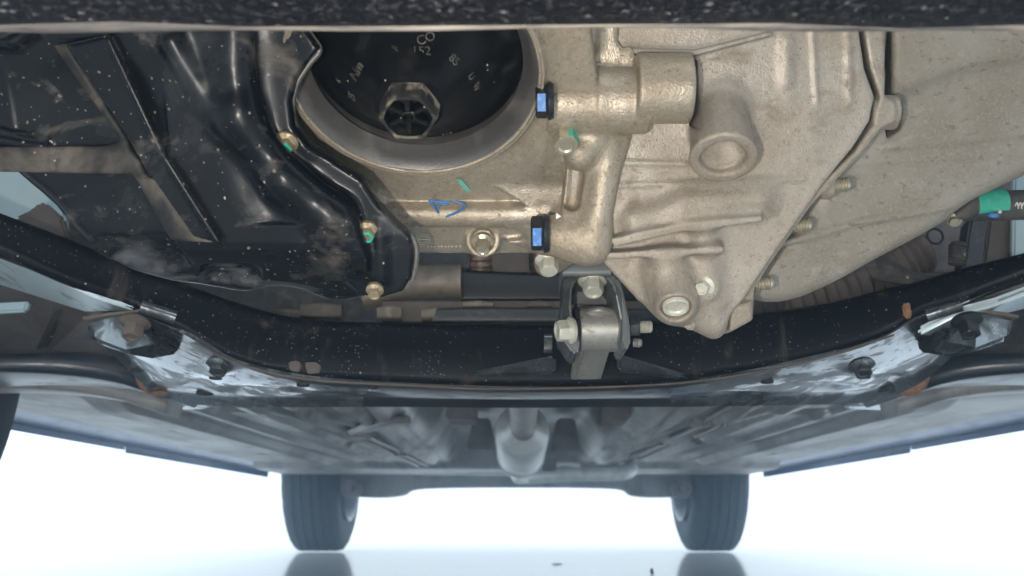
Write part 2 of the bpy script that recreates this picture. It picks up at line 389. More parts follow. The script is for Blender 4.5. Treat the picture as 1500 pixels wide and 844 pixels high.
M['green'] = mat('green_paint_dab', (.03, .36, .24), .45, 0, [('n', 250, .5, .7, (.16, .5, .38), .5, .5)])
M['inkblue'] = mat('blue_marker_ink', (.04, .17, .42), .6)
M['inkgreen'] = mat('green_marker_ink', (.12, .33, .26), .6)
M['white'] = mat('white_scuff', (.7, .69, .66), .7)
M['steel'] = mat('sleeve_steel', (.36, .35, .32), .42, .6, [('n', 120, .45, .7, (.24, .21, .16), .7, .7), ('s', 500, .35, .4, (.08, .07, .06), .8)], [(800, .2, .0006)])
M['brk'] = mat('grey_bracket_steel', (.16, .17, .165), .45, .4, [('n', 70, .45, .7, (.1, .1, .1), .6, .7)], [(500, .1, .0006)])
M['brkdark'] = mat('dark_bracket_steel', (.035, .038, .04), .42, .2, [('n', 80, .5, .72, (.12, .11, .1), .7, .6), ('s', 300, .2, .3, (.3, .28, .26), .8)], [(400, .1, .0006)])
M['rubber'] = mat('bushing_rubber', (.022, .018, .017), .7, 0, [('n', 120, .5, .7, (.08, .06, .05), .8, .6)])
M['boot'] = mat('brown_dusty_rubber', (.085, .067, .058), .7, 0, [('n', 60, .45, .7, (.14, .11, .09), .85, .6)], [(300, .2, .001)])
M['brown'] = mat('brown_dusty_metal', (.085, .068, .055), .65, 0, [('n', 40, .42, .7, (.14, .115, .09), .8, .7), ('s', 260, .2, .3, (.05, .04, .04), .8)], [(400, .25, .001)])
M['rack'] = mat('tan_rack_housing', (.23, .195, .155), .55, .3, [('n', 45, .45, .7, (.14, .115, .09), .7, .8)], [(500, .2, .001)])
M['mesh'] = mat('braided_flex_pipe', (.33, .24, .19), .5, .5, [('n', 160, .45, .6, (.08, .05, .045), .7, .7)], [(600, .3, .001)])
M['under'] = mat('underbody_coating', (.36, .35, .33), .36, 0, [('n', 2.2, .40, .66, (.19, .16, .14), .5, .8), ('n', 6, .46, .66, (.13, .12, .115), .5, .7, (2.2, .6, 1)), ('n', 14, .52, .70, (.36, .365, .36), .35, .6, (1.6, .5, 1)), ('n', 40, .60, .8, (.16, .145, .135), .6, .4)], [(60, .12, .003)])
M['liner'] = mat('wheel_liner', (.20, .18, .175), .6, 0, [('n', 14, .42, .7, (.12, .10, .10), .7, .8), ('n', 60, .55, .75, (.27, .24, .22), .7, .5)], [(120, .2, .002)])
M['paleblue'] = mat('pale_blue_panel', (.40, .53, .57), .5, 0, [('n', 12, .42, .7, (.48, .56, .50), .5, .6)])
M['paint'] = mat('blue_body_paint', (.06, .11, .24), .35, 0, [('n', 10, .45, .7, (.10, .14, .24), .45, .6), ('n', 40, .5, .75, (.07, .07, .08), .6, .6)], coat=.2)
M['exh'] = mat('aluminised_exhaust', (.88, .91, .90), .3, .1, [('n', 14, .45, .7, (.42, .42, .40), .5, .6)], [(200, .1, .001)])
M['exh2'] = mat('warm_exhaust_pipe', (.33, .29, .27), .42, .6, [('n', 30, .45, .7, (.22, .17, .15), .5, .7)])
M['tyre'] = mat('tyre_rubber', (.030, .031, .033), .75, 0, [('n', 25, .45, .75, (.06, .06, .06), .85, .6)], [(200, .2, .001)])
M['alloy'] = mat('wheel_steel', (.42, .44, .46), .45, .5, [('n', 20, .45, .7, (.3, .3, .3), .6, .5)])
M['rust'] = mat('rusty_patch', (.20, .095, .05), .8, 0, [('n', 200, .4, .65, (.32, .18, .1), .85, .8)], [(400, .4, .001)])
M['shaft'] = mat('dusty_shaft', (.06, .055, .05), .55, .2, [('n', 60, .45, .7, (.17, .145, .12), .8, .8), ('s', 180, .3, .3, SPK, .8)], [(300, .2, .001)])
M['floor'] = mat('white_glossy_floor', (.90, .93, .93), .9, 0, [('n', .8, .45, .7, (.87, .91, .92), .9, .6)], spec=0)
_nt = M['floor'].node_tree; _mx = _nt.nodes.new('ShaderNodeMixShader'); _gl = _nt.nodes.new('ShaderNodeBsdfGlossy')
_gl.inputs['Roughness'].default_value = .09; _mx.inputs[0].default_value = .60
_nt.links.new(_nt.nodes['Principled BSDF'].outputs[0], _mx.inputs[1]); _nt.links.new(_gl.outputs[0], _mx.inputs[2])
_nt.links.new(_mx.outputs[0], _nt.nodes['Material Output'].inputs['Surface'])
# ------------------------------------------------------------------ the setting: floor
fm = mesh([(-3.8, -1.3, 0), (3.8, -1.3, 0), (3.8, 5.6, 0), (-3.8, 5.6, 0)], [(0, 1, 2, 3)])
floor = link('floor', fm, None, M['floor']); floor['kind'] = 'structure'

# ------------------------------------------------------------------ the car
car = bpy.data.objects.new('car', None); C.objects.link(car); car.location = (.01, 2.0, 0)
car['label'] = 'underside of a car seen from under its front bumper, oil pan and gearbox nearest'
car['category'] = 'car'

# --- body sides with wheel openings, top, sills
CXC = .012                                      # centre line of the car
def body_side(s, xs):
    pts = []
    def arc(yc, r):
        return [(yc-r*math.cos(math.pi*i/14), .30+r*math.sin(math.pi*i/14)) for i in range(15)]
    low = [(.22, .36)]+[(.50, .30)]+arc(.90, .35)+[(1.32, .285), (3.00, .285)]+arc(3.45, .35)+[(3.85, .30), (4.0, .40)]
    up = [(4.0, .80), (.22, .72)]
    ring_ = [(xs, y, z) for y, z in low+up]
    return slab('body_side', ring_, (.03*s, 0, 0), car, M['paint'], bev=.004)
body_side(-1, CXC-.83); body_side(1, CXC+.83)
slab('body_top', [(CXC-.82, .22, .74), (CXC+.82, .22, .74), (CXC+.82, 4.0, .80), (CXC-.82, 4.0, .80)], (0, 0, .02), car, M['under'])
for s in (-1, 1):                               # sills with the jacking seam and its step
    sx = CXC+s*.775; v = []
    prof = [(-.075, .30), (-.07, .272), (-.02, .262), (.02, .258), (.055, .272), (.062, .32)]
    ys = [1.22, 1.25, 2.0, 2.6, 3.14]
    loops = []
    for y in ys:
        loops.append([Vector((sx+s*p[0], y, p[1])) for p in prof]+[Vector((sx+s*p[0], y, .34)) for p in prof[::-1][:1]]+[Vector((sx-s*.075, y, .34))])
    vv, ff = rings(loops); sill = part('sill', vv, ff, car, M['paint'])
    for y0, y1, dz in ((1.33, 1.955, .012), (1.945, 3.12, .017)):
        slab('sill_seam', [(sx+s*.02, y0, .30), (sx+s*.02, y1, .30), (sx+s*.02, y1-.01, .258-dz), (sx+s*.02, y0+.01, .258-dz)], (s*.003, 0, 0), sill, M['paint'], bev=.0008)

# --- floor pan: one pressed sheet with tunnel and stiffening ribs
def floor_pan():
    nx, ny = 300, 220; xs = np.linspace(-.715, .715, nx); ys = np.linspace(1.02, 3.15, ny); X, Y = np.meshgrid(xs, ys, indexing='ij')
    def ss(a, b, t): t = np.clip((t-a)/(b-a), 0, 1); return t*t*(3-2*t)
    Z = np.full(X.shape, .262)
    tw = .11+.03*ss(1.1, 1.7, Y)
    Z += .07*(1-ss(tw, tw+.05, np.abs(X)))*(1-ss(2.5, 2.7, Y))                # tunnel
    Z += -.008*(1-ss(.010, .018, np.abs(np.abs(X)-tw-.075)))*(1-ss(2.4, 2.55, Y))
    for c, w_, hgt in ((.235, .012, -.010), (.30, .012, -.010), (.365, .014, -.009), (.52, .035, -.018), (.44, .012, -.009)):   # long rails and beads
        Z += hgt*(1-ss(w_*.6, w_, np.abs(np.abs(X)-c+.02*(Y-1.5))))*ss(1.15, 1.25, Y)*(1-ss(2.45, 2.6, Y))
    for sg in (-1, 1):                                                       # slanted beads beside the tunnel
        for k in range(2):
            d = np.abs((X*sg-.20-.05*k)-(2.05-Y)*.14); Z += -.006*(1-ss(.006, .012, d))*ss(1.25, 1.35, Y)*(1-ss(2.1, 2.2, Y))
    Z += -.018*ss(2.60, 2.66, Y)*(1-ss(2.95, 3.05, Y))                             # cross member before the axle
    for (hx, hy, r) in ((-.40, 1.36, .035), (.42, 1.38, .04), (-.30, 1.30, .025), (.33, 1.86, .035), (-.36, 1.95, .035), (.60, 1.6, .02), (-.60, 1.7, .02), (-.6, 2.3, .02), (.6, 2.3, .02)):
        Z += .010*(1-ss(r*.8, r, np.hypot(X-hx, (Y-hy))))
    v = np.stack([X+CXC, Y, Z], -1).reshape(-1, 3)
    f = [(i*ny+j, (i+1)*ny+j, (i+1)*ny+j+1, i*ny+j+1) for i in range(nx-1) for j in range(ny-1)]
    o = link('floor_pan', mesh(v, f), car, M['under'], 'grey coated floor pan with tunnel and pressed ribs')
    return o
fp = floor_pan()
# brake lines clipped under the floor
for pts in ([(1082, 590, 1.25), (1040, 612, 1.42), (1030, 622, 1.48), (975, 645, 1.85), (965, 652, 1.95), (925, 668, 2.3)],
            [(1105, 592, 1.25), (1062, 615, 1.42), (1050, 626, 1.48), (988, 649, 1.85), (976, 656, 1.95), (936, 672, 2.3)],
            [(512, 636, 1.62), (560, 658, 1.9), (580, 668, 2.1), (612, 682, 2.5)],
            [(540, 640, 1.62), (575, 655, 1.9), (590, 664, 2.1), (625, 682, 2.5)]):
    tube('brake_line', [at(*p) for p in pts], .005, fp, M['exh2'], 8, 4)
for (px, py, Y) in ((1035, 618, 1.46), (978, 648, 1.88), (520, 636, 1.62), (582, 664, 2.05)):
    p = at(px, py, Y); slab('line_clip', [p+Vector((-.02, 0, -.006)), p+Vector((.02, 0, -.006)), p+Vector((.02, 0, .012)), p+Vector((-.02, 0, .012))], (0, .03, 0), fp, M['under'])
loft('line_guard', [(506, 630, 512, 637, 1.6), (560, 612, 560, 622, 1.45), (598, 608, 596, 618, 1.42)], fp, M['under'], .05, .003)
for (px, py, Y, w_, d_) in ((675, 610, 1.45, .05, .10), (902, 612, 1.45, .045, .10), (705, 655, 2.0, .06, .1), (830, 655, 2.0, .06, .1)):
    p = at(px, py, Y); slab('floor_bracket', [p+Vector((-w_/2, 0, -.004)), p+Vector((w_/2, 0, -.004)), p+Vector((w_*.3, 0, .06)), p+Vector((-w_*.3, 0, .06))], (0, d_, 0), fp, M['liner'], bev=.004)

# --- dash panel closing the engine bay behind
slab('bulkhead', [(-.62, 1.06, .25), (.64, 1.06, .25), (.64, 1.10, .74), (-.62, 1.10, .74)], (0, .01, 0), car, M['shaft'])

# --- exhaust
EXD = Vector((0, 1, -.113))
ex = lathe('exhaust', at(765, 628, 1.70), EXD, [(-.03, .022), (-.012, .030), (.0, .042), (.012, .0475), (.03, .0495), (.12, .0495), (.20, .0485), (.27, .045), (.34, .038), (.40, .029), (.44, .0235), (.46, .0215), (.52, .0215)], car, M['exh'], 48, 'pale tapered exhaust resonator hanging under the tunnel', 60)
tube('front_pipe', [at(768, 560, 1.12), at(767, 595, 1.36), at(766, 630, 1.70)], [.0215, .0215, .0215], ex, M['exh2'], 24)
tube('tail_pipe', [at(764, 692, 2.17), at(766, 697, 2.26), at(790, 697, 2.30), at(830, 695, 2.32), at(890, 694, 2.34), at(916, 692, 2.36), at(924, 686, 2.42), at(918, 680, 2.52)], .0185, ex, M['exh'], 20)
tube('hanger_rod', [at(800, 690, 2.25), at(820, 680, 2.25), at(850, 682, 2.25)], .006, ex, M['exh'], 10)
lathe('resonator_band', at(765, 628, 1.70)+EXD.normalized()*.25, EXD, [(0, .0455), (.002, .049), (.018, .0475), (.02, .044)], ex, M['exh'], 40)
slab('hanger_bracket', [at(795, 672, 2.1), at(815, 672, 2.1), at(815, 690, 2.1), at(795, 690, 2.1)], (0, .02, 0), ex, M['liner'])

# --- rear axle and wheels
rb = loft('rear_axle_beam', [(450, 690, 470, 724, 3.30), (540, 688, 545, 729, 3.28), (585, 686, 588, 726, 3.28), (615, 686, 618, 716, 3.28), (760, 686, 760, 714, 3.28), (900, 686, 900, 716, 3.28), (930, 686, 927, 726, 3.28), (975, 688, 970, 729, 3.28), (1060, 690, 1040, 724, 3.30)], car, M['under'], .09, .012, label='dark rear axle beam between the back wheels')
for s, px in ((-1, 513), (1, 1000)):
    p = at(px, 715, 3.2); lathe('axle_bushing', p, (0, -1, 0), [(-.05, .032), (0, .034), (.004, .03), (.005, .014), (.02, .013), (.021, .005)], rb, M['liner'], 24)
loft('rear_cross_member', [(575, 682, 575, 693, 2.9), (760, 684, 760, 695, 2.9), (945, 682, 945, 693, 2.9)], car, M['under'], .12, .01)
def wheel(x, y, s, label):
    R, W = .300, .18; e = bpy.data.objects.new('wheel', None); C.objects.link(e); e.parent = car; e.location = Vector((x, y, R))-wloc(car); e['label'] = label
    prof = [(-.095, .188), (-.10, .20), (-.106, .235), (-.104, .262), (-.096, .280), (-.085, .2935), (-.072, .2985)]
    for g in (-.050, -.018, .018, .050): prof += [(g-.006, .3003), (g-.0045, .293), (g+.0045, .293), (g+.006, .3003)]
    prof += [(-p[0], p[1]) for p in prof[6::-1]]
    prof = [(p[0]*.88, p[1]) for p in prof]
    c = Vector((x, y, R))
    v, f = lathe_vf(c, (s, 0, 0), prof, 144, False); n0 = len(v)
    for i_, p in enumerate(v):                     # shoulder blocks
        j_, r_ = i_ % 144, i_//144
        if j_ % 6 == 0 and (r_ in (5, 6) or r_ >= len(prof)-7): p.y = y+(p.y-y)*.982; p.z = R+(p.z-R)*.982
    for p in v:                                   # flat where it stands
        if p.z < .004: p.z = .004
    part('tyre', v, f, e, M['tyre'], deg=25)
    lathe('rim', c, (s, 0, 0), [(-.10, .196), (-.098, .188), (-.085, .182), (-.03, .172), (.02, .165), (.045, .155), (.05, .12), (.035, .075), (.03, .05), (.05, .03), (.05, .005)], e, M['alloy'], 48, closed=False)
    lathe('brake_drum', c, (s, 0, 0), [(-.12, .03), (-.118, .10), (-.11, .115), (.03, .115), (.031, .02)], e, M['shaft'], 36)
    return e
wheel(CXC-.682, 3.45, -1, 'left hand rear wheel with grooved tyre and its pale inner rim showing')
wheel(CXC+.680, 3.45, 1, 'right hand rear wheel with grooved tyre')
wheel(CXC-.692, .872, -1, 'front tyre cut off by the edge of the photo')
wheel(CXC+.775, .895, 1, 'front tyre on the gearbox side')

# --- wheel arch liners, inner panels beside the engine
def quad(name, pts, off, m, parent=car, label=None, bev=.002): return slab(name, [at(*p) for p in pts], off, parent, m, label, bev)
al = quad('arch_liner', [(-90, 395, .86), (80, 438, .86), (140, 452, .90), (205, 500, .93), (160, 545, .96), (60, 530, 1.0), (-90, 520, .95)], (0, .012, 0), M['liner'], label='brownish grey wheel arch liner behind the control arm')
quad('liner_strip', [(-60, 446, .845), (42, 441, .845), (36, 456, .845), (-60, 462, .845)], (0, .008, 0), M['paleblue'], al)
quad('liner_seam', [(78, 455, .885), (92, 452, .885), (70, 506, .93), (50, 512, .93)], (0, .006, 0), M['shaft'], al)
quad('side_panel', [(-120, 150, .80), (40, 215, .80), (95, 300, .80), (95, 345, .80), (-120, 330, .80)], (0, .01, 0), M['paleblue'], label='pale blue panel showing beside the oil pan')
quad('side_bracket', [(20, 318, .70), (46, 306, .70), (55, 296, .70), (66, 296, .70), (90, 318, .70), (100, 350, .70), (60, 350, .70)], (0, .008, 0), M['boot'])
ip = quad('inner_wing', [(1225, 385, .90), (1330, 310, .90), (1480, 250, .90), (1560, 240, .90), (1560, 420, .90), (1400, 440, .90), (1250, 440, .90)], (0, .01, 0), M['liner'], label='grey inner wing panel with a round hole')
lathe('panel_hole', at(1370, 346, .899), (0, -1, 0), [(-.003, .0085), (.0005, .0085), (.0008, .0072), (-.002, .0068), (-.0025, .001)], ip, M['rubber'], 24)
loft('panel_rib', [(1290, 362, 1288, 368, .893), (1320, 385, 1318, 392, .893), (1360, 396, 1358, 402, .893), (1400, 398, 1400, 404, .893)], ip, M['shaft'], .01, .002)
quad('panel_post', [(1422, 320, .80), (1448, 312, .80), (1440, 395, .80), (1410, 398, .80)], (0, .02, 0), M['brkdark'])
quad('panel_gusset', [(1450, 322, .84), (1486, 318, .84), (1486, 378, .84), (1440, 392, .84)], (0, .006, 0), M['boot'])
quad('side_panel', [(1486, 250, .83), (1560, 235, .83), (1560, 395, .83), (1484, 385, .83)], (0, .008, 0), M['paleblue'], label='pale blue panel at the edge of the photo')
thread('panel_stud', at(1402, 388, .76), (.1, -.1, 1), .0075, .020, car, M['shaft'], pitch=.003)

# --- subframe
STB = [(-90, 275, -90, 340, .585), (0, 310, 0, 374, .605), (95, 346, 95, 416, .63), (190, 386, 190, 452, .655), (262, 410, 262, 488, .67), (350, 442, 350, 534, .69), (450, 464, 450, 556, .705), (600, 470, 600, 565, .71), (750, 472, 750, 570, .712),
       (900, 471, 900, 568, .71), (1010, 466, 1010, 560, .706), (1180, 448, 1180, 530, .69), (1290, 424, 1290, 498, .675), (1345, 410, 1345, 465, .66), (1420, 388, 1420, 440, .64), (1500, 368, 1500, 410, .62), (1590, 345, 1590, 380, .60)]
sf = loft('subframe', STB, car, M['black'], .042, .009, label='black painted subframe cross bar sweeping across under the engine', k=4)
ST = [(190, 455, .665, 130, 470, .74), (262, 486, .672, 205, 545, .85), (300, 508, .68, 235, 572, .92), (350, 532, .692, 330, 584, .92), (450, 554, .707, 420, 584, .88), (600, 563, .713, 590, 583, .84), (750, 568, .715, 750, 584, .825), (900, 566, .714, 900, 583, .83), (1010, 558, .71, 1010, 583, .85), (1180, 528, .692, 1170, 581, .89), (1290, 496, .678, 1280, 576, .92), (1345, 466, .664, 1352, 545, .86), (1420, 440, .645, 1440, 460, .73)]
S2 = smooth_path([tuple(at(*s[:3]))+tuple(at(*s[3:])) for s in ST], 9); NR = 26; top_, bot_ = [], []
DENT = [(355, 569, 46, 7, .007), (515, 574, 55, 5, .006), (1075, 574, 45, 5, .007), (1210, 562, 40, 6, .006), (425, 566, 20, 3, .005), (318, 535, 26, 8, -.006), (1258, 534, 26, 8, -.006), (290, 560, 22, 9, .006), (1305, 552, 22, 9, .006)]
def proj(p):
    q = p-CAMP; z = q.dot(FWD); return CX+FPX*q.x/z, CY-FPX*q.dot(UPV)/z
for t in S2:
    a, c = Vector(t[:3]), Vector(t[3:])
    for k in range(NR):
        s = k/(NR-1); p = a.lerp(c, s); x, y = proj(p); z = -.004*math.sin(math.pi*s)
        for dx, dy, rx, ry, d in DENT:
            e = ((x-dx)/rx)**2+((y-dy)/ry)**2
            if e < 4: z += d*math.exp(-e*1.2)
        if s > .88: z -= .008*(s-.88)/.12
        top_.append(p+Vector((0, 0, z))); bot_.append(p+Vector((0, 0, z+.004)))
n_ = len(S2); o_ = n_*NR; fc = []
for i in range(n_-1):
    for k in range(NR-1):
        q = (i*NR+k, (i+1)*NR+k, (i+1)*NR+k+1, i*NR+k+1); fc += [q, tuple(o_+x for x in q[::-1])]
    fc += [(i*NR, o_+i*NR, o_+(i+1)*NR, (i+1)*NR), (i*NR+NR-1, (i+1)*NR+NR-1, o_+(i+1)*NR+NR-1, o_+i*NR+NR-1)]
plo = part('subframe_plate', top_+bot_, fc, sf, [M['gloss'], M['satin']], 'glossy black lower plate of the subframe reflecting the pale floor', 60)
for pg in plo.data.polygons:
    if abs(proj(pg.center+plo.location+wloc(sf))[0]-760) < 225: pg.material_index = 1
for (px, py, r) in ((317, 553, 9), (440, 562, 9), (1262, 552, 9), (1130, 558, 9), (545, 567, 7), (300, 575, 12), (1300, 570, 12)):
    e = min(range(len(top_)), key=lambda i_: (proj(top_[i_])[0]-px)**2+9*(proj(top_[i_])[1]-py)**2); q = top_[e]
    lathe('drain_hole', q, (0, 0, -1), [(-.003, mpx(r, q.y)), (.0012, mpx(r, q.y)), (.0016, mpx(r*.85, q.y)), (.0004, mpx(r*.8, q.y)), (.0003, .0002)], sf, M['rubber'], 20)
loft('flange_edge', [(285, 500, 285, 503, .665), (350, 532, 350, 535, .682), (450, 554, 450, 557, .697), (600, 563, 600, 566, .703), (750, 568, 750, 571, .705), (1000, 559, 1000, 562, .70), (1180, 528, 1180, 531, .683), (1310, 489, 1310, 492, .668)], sf, M['brown'], .006, .0007)
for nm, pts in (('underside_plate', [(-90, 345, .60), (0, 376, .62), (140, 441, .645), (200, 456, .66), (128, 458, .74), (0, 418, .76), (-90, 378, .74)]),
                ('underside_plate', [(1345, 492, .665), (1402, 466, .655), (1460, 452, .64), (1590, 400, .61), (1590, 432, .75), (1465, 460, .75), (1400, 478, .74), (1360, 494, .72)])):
    quad(nm, pts, (0, 0, .006), M['reflect'], sf, 'scratched underside plate of the subframe arm with a painted pale reflection')
# bracket and bolt on either arm of the subframe
def arm_bracket(px, py, Y, s):
    q = lambda dx, dy, dY=0: at(px+s*dx, py+dy, Y+dY)
    b = slab('arm_bracket', [q(-60, -12), q(-52, 8), q(-50, 24), q(0, 42), q(46, 50), q(52, 30, .02), q(40, 6, .03), q(44, -16, .02), q(0, -16)], (0, .05, .012), sf, M['gloss'], bev=.004)
    loft('bracket_lip', [(px-s*62, py-14, px-s*60, py-8, Y-.006), (px-s*20, py-20, px-s*20, py-15, Y-.008), (px+s*24, py-26, px+s*26, py-20, Y-.006), (px+s*36, py-40, px+s*38, py-30, Y-.004)][::s], sf, M['brown'], .012, .002)
    bolt('arm_bolt', at(px+s*16, py-4, Y-.004), (0, -.35, -1), mpx(15, Y), sf, M['brown' if s > 0 else 'blackbolt'], hh=.8)
    tube('bracket_tube', [q(24, -28, -.01), q(75, -12, .0)], mpx(10, Y), sf, M['gloss'], 16)
arm_bracket(182, 477, .66, 1); arm_bracket(1432, 474, .66, -1)
quad('bracket_tab', [(97, 495, .70), (136, 482, .70), (138, 498, .70), (108, 499, .70)], (0, .02, .004), M['gloss'], sf)
for (px, py, Y) in ((322, 534, .70), (1262, 536, .70)):
    bolt('plate_bolt', at(px, py, Y), (0, -.5, -1), mpx(13, Y), sf, M['gloss'], hh=.5)
slab('rust_patch', [at(1322, 446, .6635), at(1334, 442, .6625), at(1337, 458, .662), at(1334, 468, .662), at(1326, 464, .663)], (0, .003, 0), sf, M['rust'], bev=.001)
for pts in ([(422, 530), (436, 528), (442, 535), (438, 545), (424, 543)], [(446, 531), (462, 530), (470, 536), (468, 546), (450, 548)]):   # worn scars on the bar
    slab('worn_spot', [at(x, y, .7015) for x, y in pts], (0, .003, 0), sf, M['boot'], bev=.0008)
# stiffener webs either side of the torque rod on the bar
for pts in ([(690, 545, .695), (815, 520, .69), (815, 548, .68), (700, 553, .69)], [(905, 518, .69), (1010, 549, .695), (1000, 556, .69), (905, 545, .68)]):
    quad('web', pts, (0, .012, .002), M['gloss'], sf, bev=.003)

# --- control arms
for s in (-1, 1):
    X_ = (lambda x: x) if s < 0 else (lambda x: 1560-x)
    st = [(X_(-120), 522, X_(-120), 548, .84), (X_(0), 517, X_(0), 544, .86), (X_(90), 515, X_(90), 548, .88), (X_(160), 520, X_(160), 558, .90), (X_(215), 533, X_(212), 574, .92), (X_(248), 552, X_(240), 582, .93)]
    if s > 0: st = st[::-1]
    ca = loft('control_arm', st, car, M['satin'], .10, .012, label='pressed black control arm beside the ' + ('front tyre' if s < 0 else 'gearbox side of the subframe'))
    st2 = [(a, b+30, c, d+24, Y+.10) for a, b, c, d, Y in st]
    loft('trailing_link', st2, ca, M['under'], .05, .01)
    lathe('arm_bushing', at(X_(232), 548, .90), (s*-.2, -1, -.1), [(-.03, .02), (0, .021), (.003, .018), (.003, .004)], ca, M['rust'], 24)
for s in (-1, 1):                    # folded plates where the arms meet the sill
    X_ = (lambda x: x) if s < 0 else (lambda x: 1545-x)
    p = quad('jacking_bracket', [(X_(215), 582, 1.05), (X_(265), 575, 1.05), (X_(318), 590, 1.10), (X_(300), 600, 1.12), (X_(240), 602, 1.12)], (0, .02, .006), M['gloss'], bev=.003)
    quad('bracket_blade', [(X_(262), 582, 1.04), (X_(292), 580, 1.04), (X_(295), 584, 1.04), (X_(264), 586, 1.04)], (0, .03, 0), M['gloss'], p, bev=.001)

# --- steering rack and things seen in the gap over the bar
sr = tube('steering_rack', [at(530, 432, .80), at(600, 414, .80), at(676, 412, .80)], [.014, .0145, .015], car, M['rack'], 28, label='dusty tan steering rack housing behind the bar')
loft('rack_cover', [(676, 394, 676, 442, .82), (760, 398, 760, 442, .82), (840, 400, 840, 442, .82), (960, 410, 960, 445, .82)], car, M['blackbolt'], .03, .004)
loft('bar_cover', [(640, 452, 632, 473, .755), (660, 450, 660, 473, .755), (830, 450, 830, 473, .755), (1000, 452, 1000, 473, .755)], car, M['brkdark'], .03, .003)
loft('heat_shield', [(560, 440, 560, 474, .775), (640, 440, 640, 474, .775), (1060, 440, 1060, 474, .775)], car, M['brown'], .012, .002)
for (px, py, w_, h_, m_) in ((470, 455, 60, 20, 'brown'), (570, 458, 36, 18, 'rack'), (640, 460, 46, 16, 'rack'), (420, 462, 40, 16, 'boot'), (700, 446, 44, 8, 'rack'), (790, 446, 36, 8, 'brown')):
    loft('casting_lug', [(px-w_/2, py-h_/2, px-w_/2, py+h_/2, .768), (px, py-h_/2-3, px, py+h_/2, .764), (px+w_/2, py-h_/2, px+w_/2, py+h_/2, .768)], car, M[m_], .015, .003)
fx = tube('flex_pipe', [at(700, 330, .86), at(703, 372, .86), at(705, 425, .88)], .0165, car, M['mesh'], 24, label='braided exhaust flex pipe in the gap', corr=(.0045, .0008))
tube('flex_pipe_end', [at(800, 330, .88), at(803, 370, .88), at(800, 425, .88)], .020, fx, M['mesh'], 24, corr=(.0045, .0008))
quad('catalyst_box', [(718, 350, .83), (772, 345, .83), (776, 402, .83), (722, 402, .83)], (0, .04, 0), M['boot'])
quad('water_pipe_bracket', [(612, 372, .84), (690, 368, .84), (686, 396, .84), (622, 396, .84)], (0, .02, 0), M['brkdark'])
bt = tube('steering_boot', [at(1085, 462, .775), at(1150, 448, .78), at(1240, 418, .79), at(1300, 390, .80), at(1345, 362, .80)], [.017, .023, .026, .027, .022], car, M['boot'], 32, label='brown ribbed rubber steering boot under the gearbox', corr=(.0105, .0022))
quad('boot_shield', [(1262, 388, .77), (1290, 370, .77), (1340, 398, .76), (1400, 402, .75), (1385, 420, .74), (1320, 418, .75), (1275, 410, .76)], (0, .006, 0), M['shaft'])

# --- drive shaft with the painted band on the gearbox side
ds = tube('drive_shaft', [at(1396, 318, .60), at(1412, 308, .60), at(1424, 302, .60), at(1475, 301, .60), at(1600, 297, .60)], [.004, .0085, .0100, .0100, .0100], car, M['shaft'], 28, label='dark drive shaft with a green paint band')
b0, b1 = at(1424, 300.5, .60), at(1468, 299.5, .60); dd = (b1-b0)
lathe('paint_band', b0, dd, [(0, .0101), (.0005, .0105), (dd.length, .0105), (dd.length+.0004, .0101)], ds, M['green'], 40)
quad('paint_dab', [(1447, 312, .590), (1465, 313, .590), (1464, 319, .591), (1450, 318, .591)], (0, .004, .001), M['blue'], ds, bev=.0008)
for k in range(3):
    tube('chalk_mark', [at(1487+5*k, 302, .5895), at(1490+5*k, 297, .5895), at(1492+5*k, 306, .5895)], .0004, ds, M['white'], 6)
bolt('shaft_clip', at(1398, 322, .60), (-.3, -.6, -.7), .0035, ds, M['zinc'])

# ------------------------------------------------------------------ front bumper lip
prof = [(.06, .52), (.03, .42), (.04, .33), (.08, .285), (.15, .262), (.215, .2535), (.248, .2525), (.256, .2540), (.262, .2560), (.264, .262), (.255, .264), (.15, .275), (.10, .30), (.06, .34), (.05, .42), (.075, .52)]
loops = []
for i in range(41):
    x = -.80+1.6*i/40; bow = .10*max(0, abs(x)-.45)**2
    loops.append([Vector((x, y+bow, z+.0006*math.sin(x*37)+.0005*math.sin(x*91))) for y, z in prof])
v, f = rings(loops); lipo = part('bumper', v, f, car, M['lip'], 'black grained bumper edge across the top of the photo', 40)
pts = []
for i in range(65):
    x = -.75+1.5*i/64; pts.append(Vector((x, .2635+.10*max(0, abs(x)-.45)**2, .2580+.0005*math.sin(x*53)+.0006*math.sin(x*23+1))))
tube('lip_edge', pts, .0026, lipo, M['rim'], 10, 1)

# ------------------------------------------------------------------ oil filter housing (aluminium)
FH = Frame(612, 258, .468, 62)
k1 = FH.scale(612, 200)
fh = Cast(FH, (425, -60, 905, 400), -.050, .024, .0009)
fh.poly([(415, -70), (850, -70), (880, 150), (880, 330), (850, 382), (780, 372), (740, 366), (690, 372), (640, 366), (600, 374), (575, 345), (555, 310), (520, 270), (470, 240), (425, 180)], -.040, -.006, .004, .003, cref=-.006)
ctr = FH.l(607, 108, 0); R_o = 189*FH.scale(607, 108)
cp = lambda c: FH.o+FH.u*float(ctr[0])+FH.v*float(ctr[1])+FH.n*c
fh.cyl(cp(-.04), cp(.003), R_o+.012, R_o+.0005, .006, .002)                # collar boss
fh.cyl(cp(-.10), cp(.05), R_o-.0025, k=.001, r=.0005, op='s')              # bore
fh.cap((580, 313, -.004), (800, 313, -.004), .0072, .0076, .0018)           # cross ridge
fh.cap((548, 290, -.008), (580, 313, -.006), .006, .007, .006)
v0_ = FH.l(770, 278, 0)[1]; fh.poly([(724, 284), (770, 276), (845, 272), (850, 338), (815, 324)], -.020, -.007, .0012, .0006, cref=0, top=lambda X, Y: np.clip((v0_-Y)*.45, 0, .012))   # triangular gusset
fh.poly([(585, 330), (760, 330), (800, 338), (800, 372), (690, 372), (602, 372)], -.016, -.0015, .0015, .001)
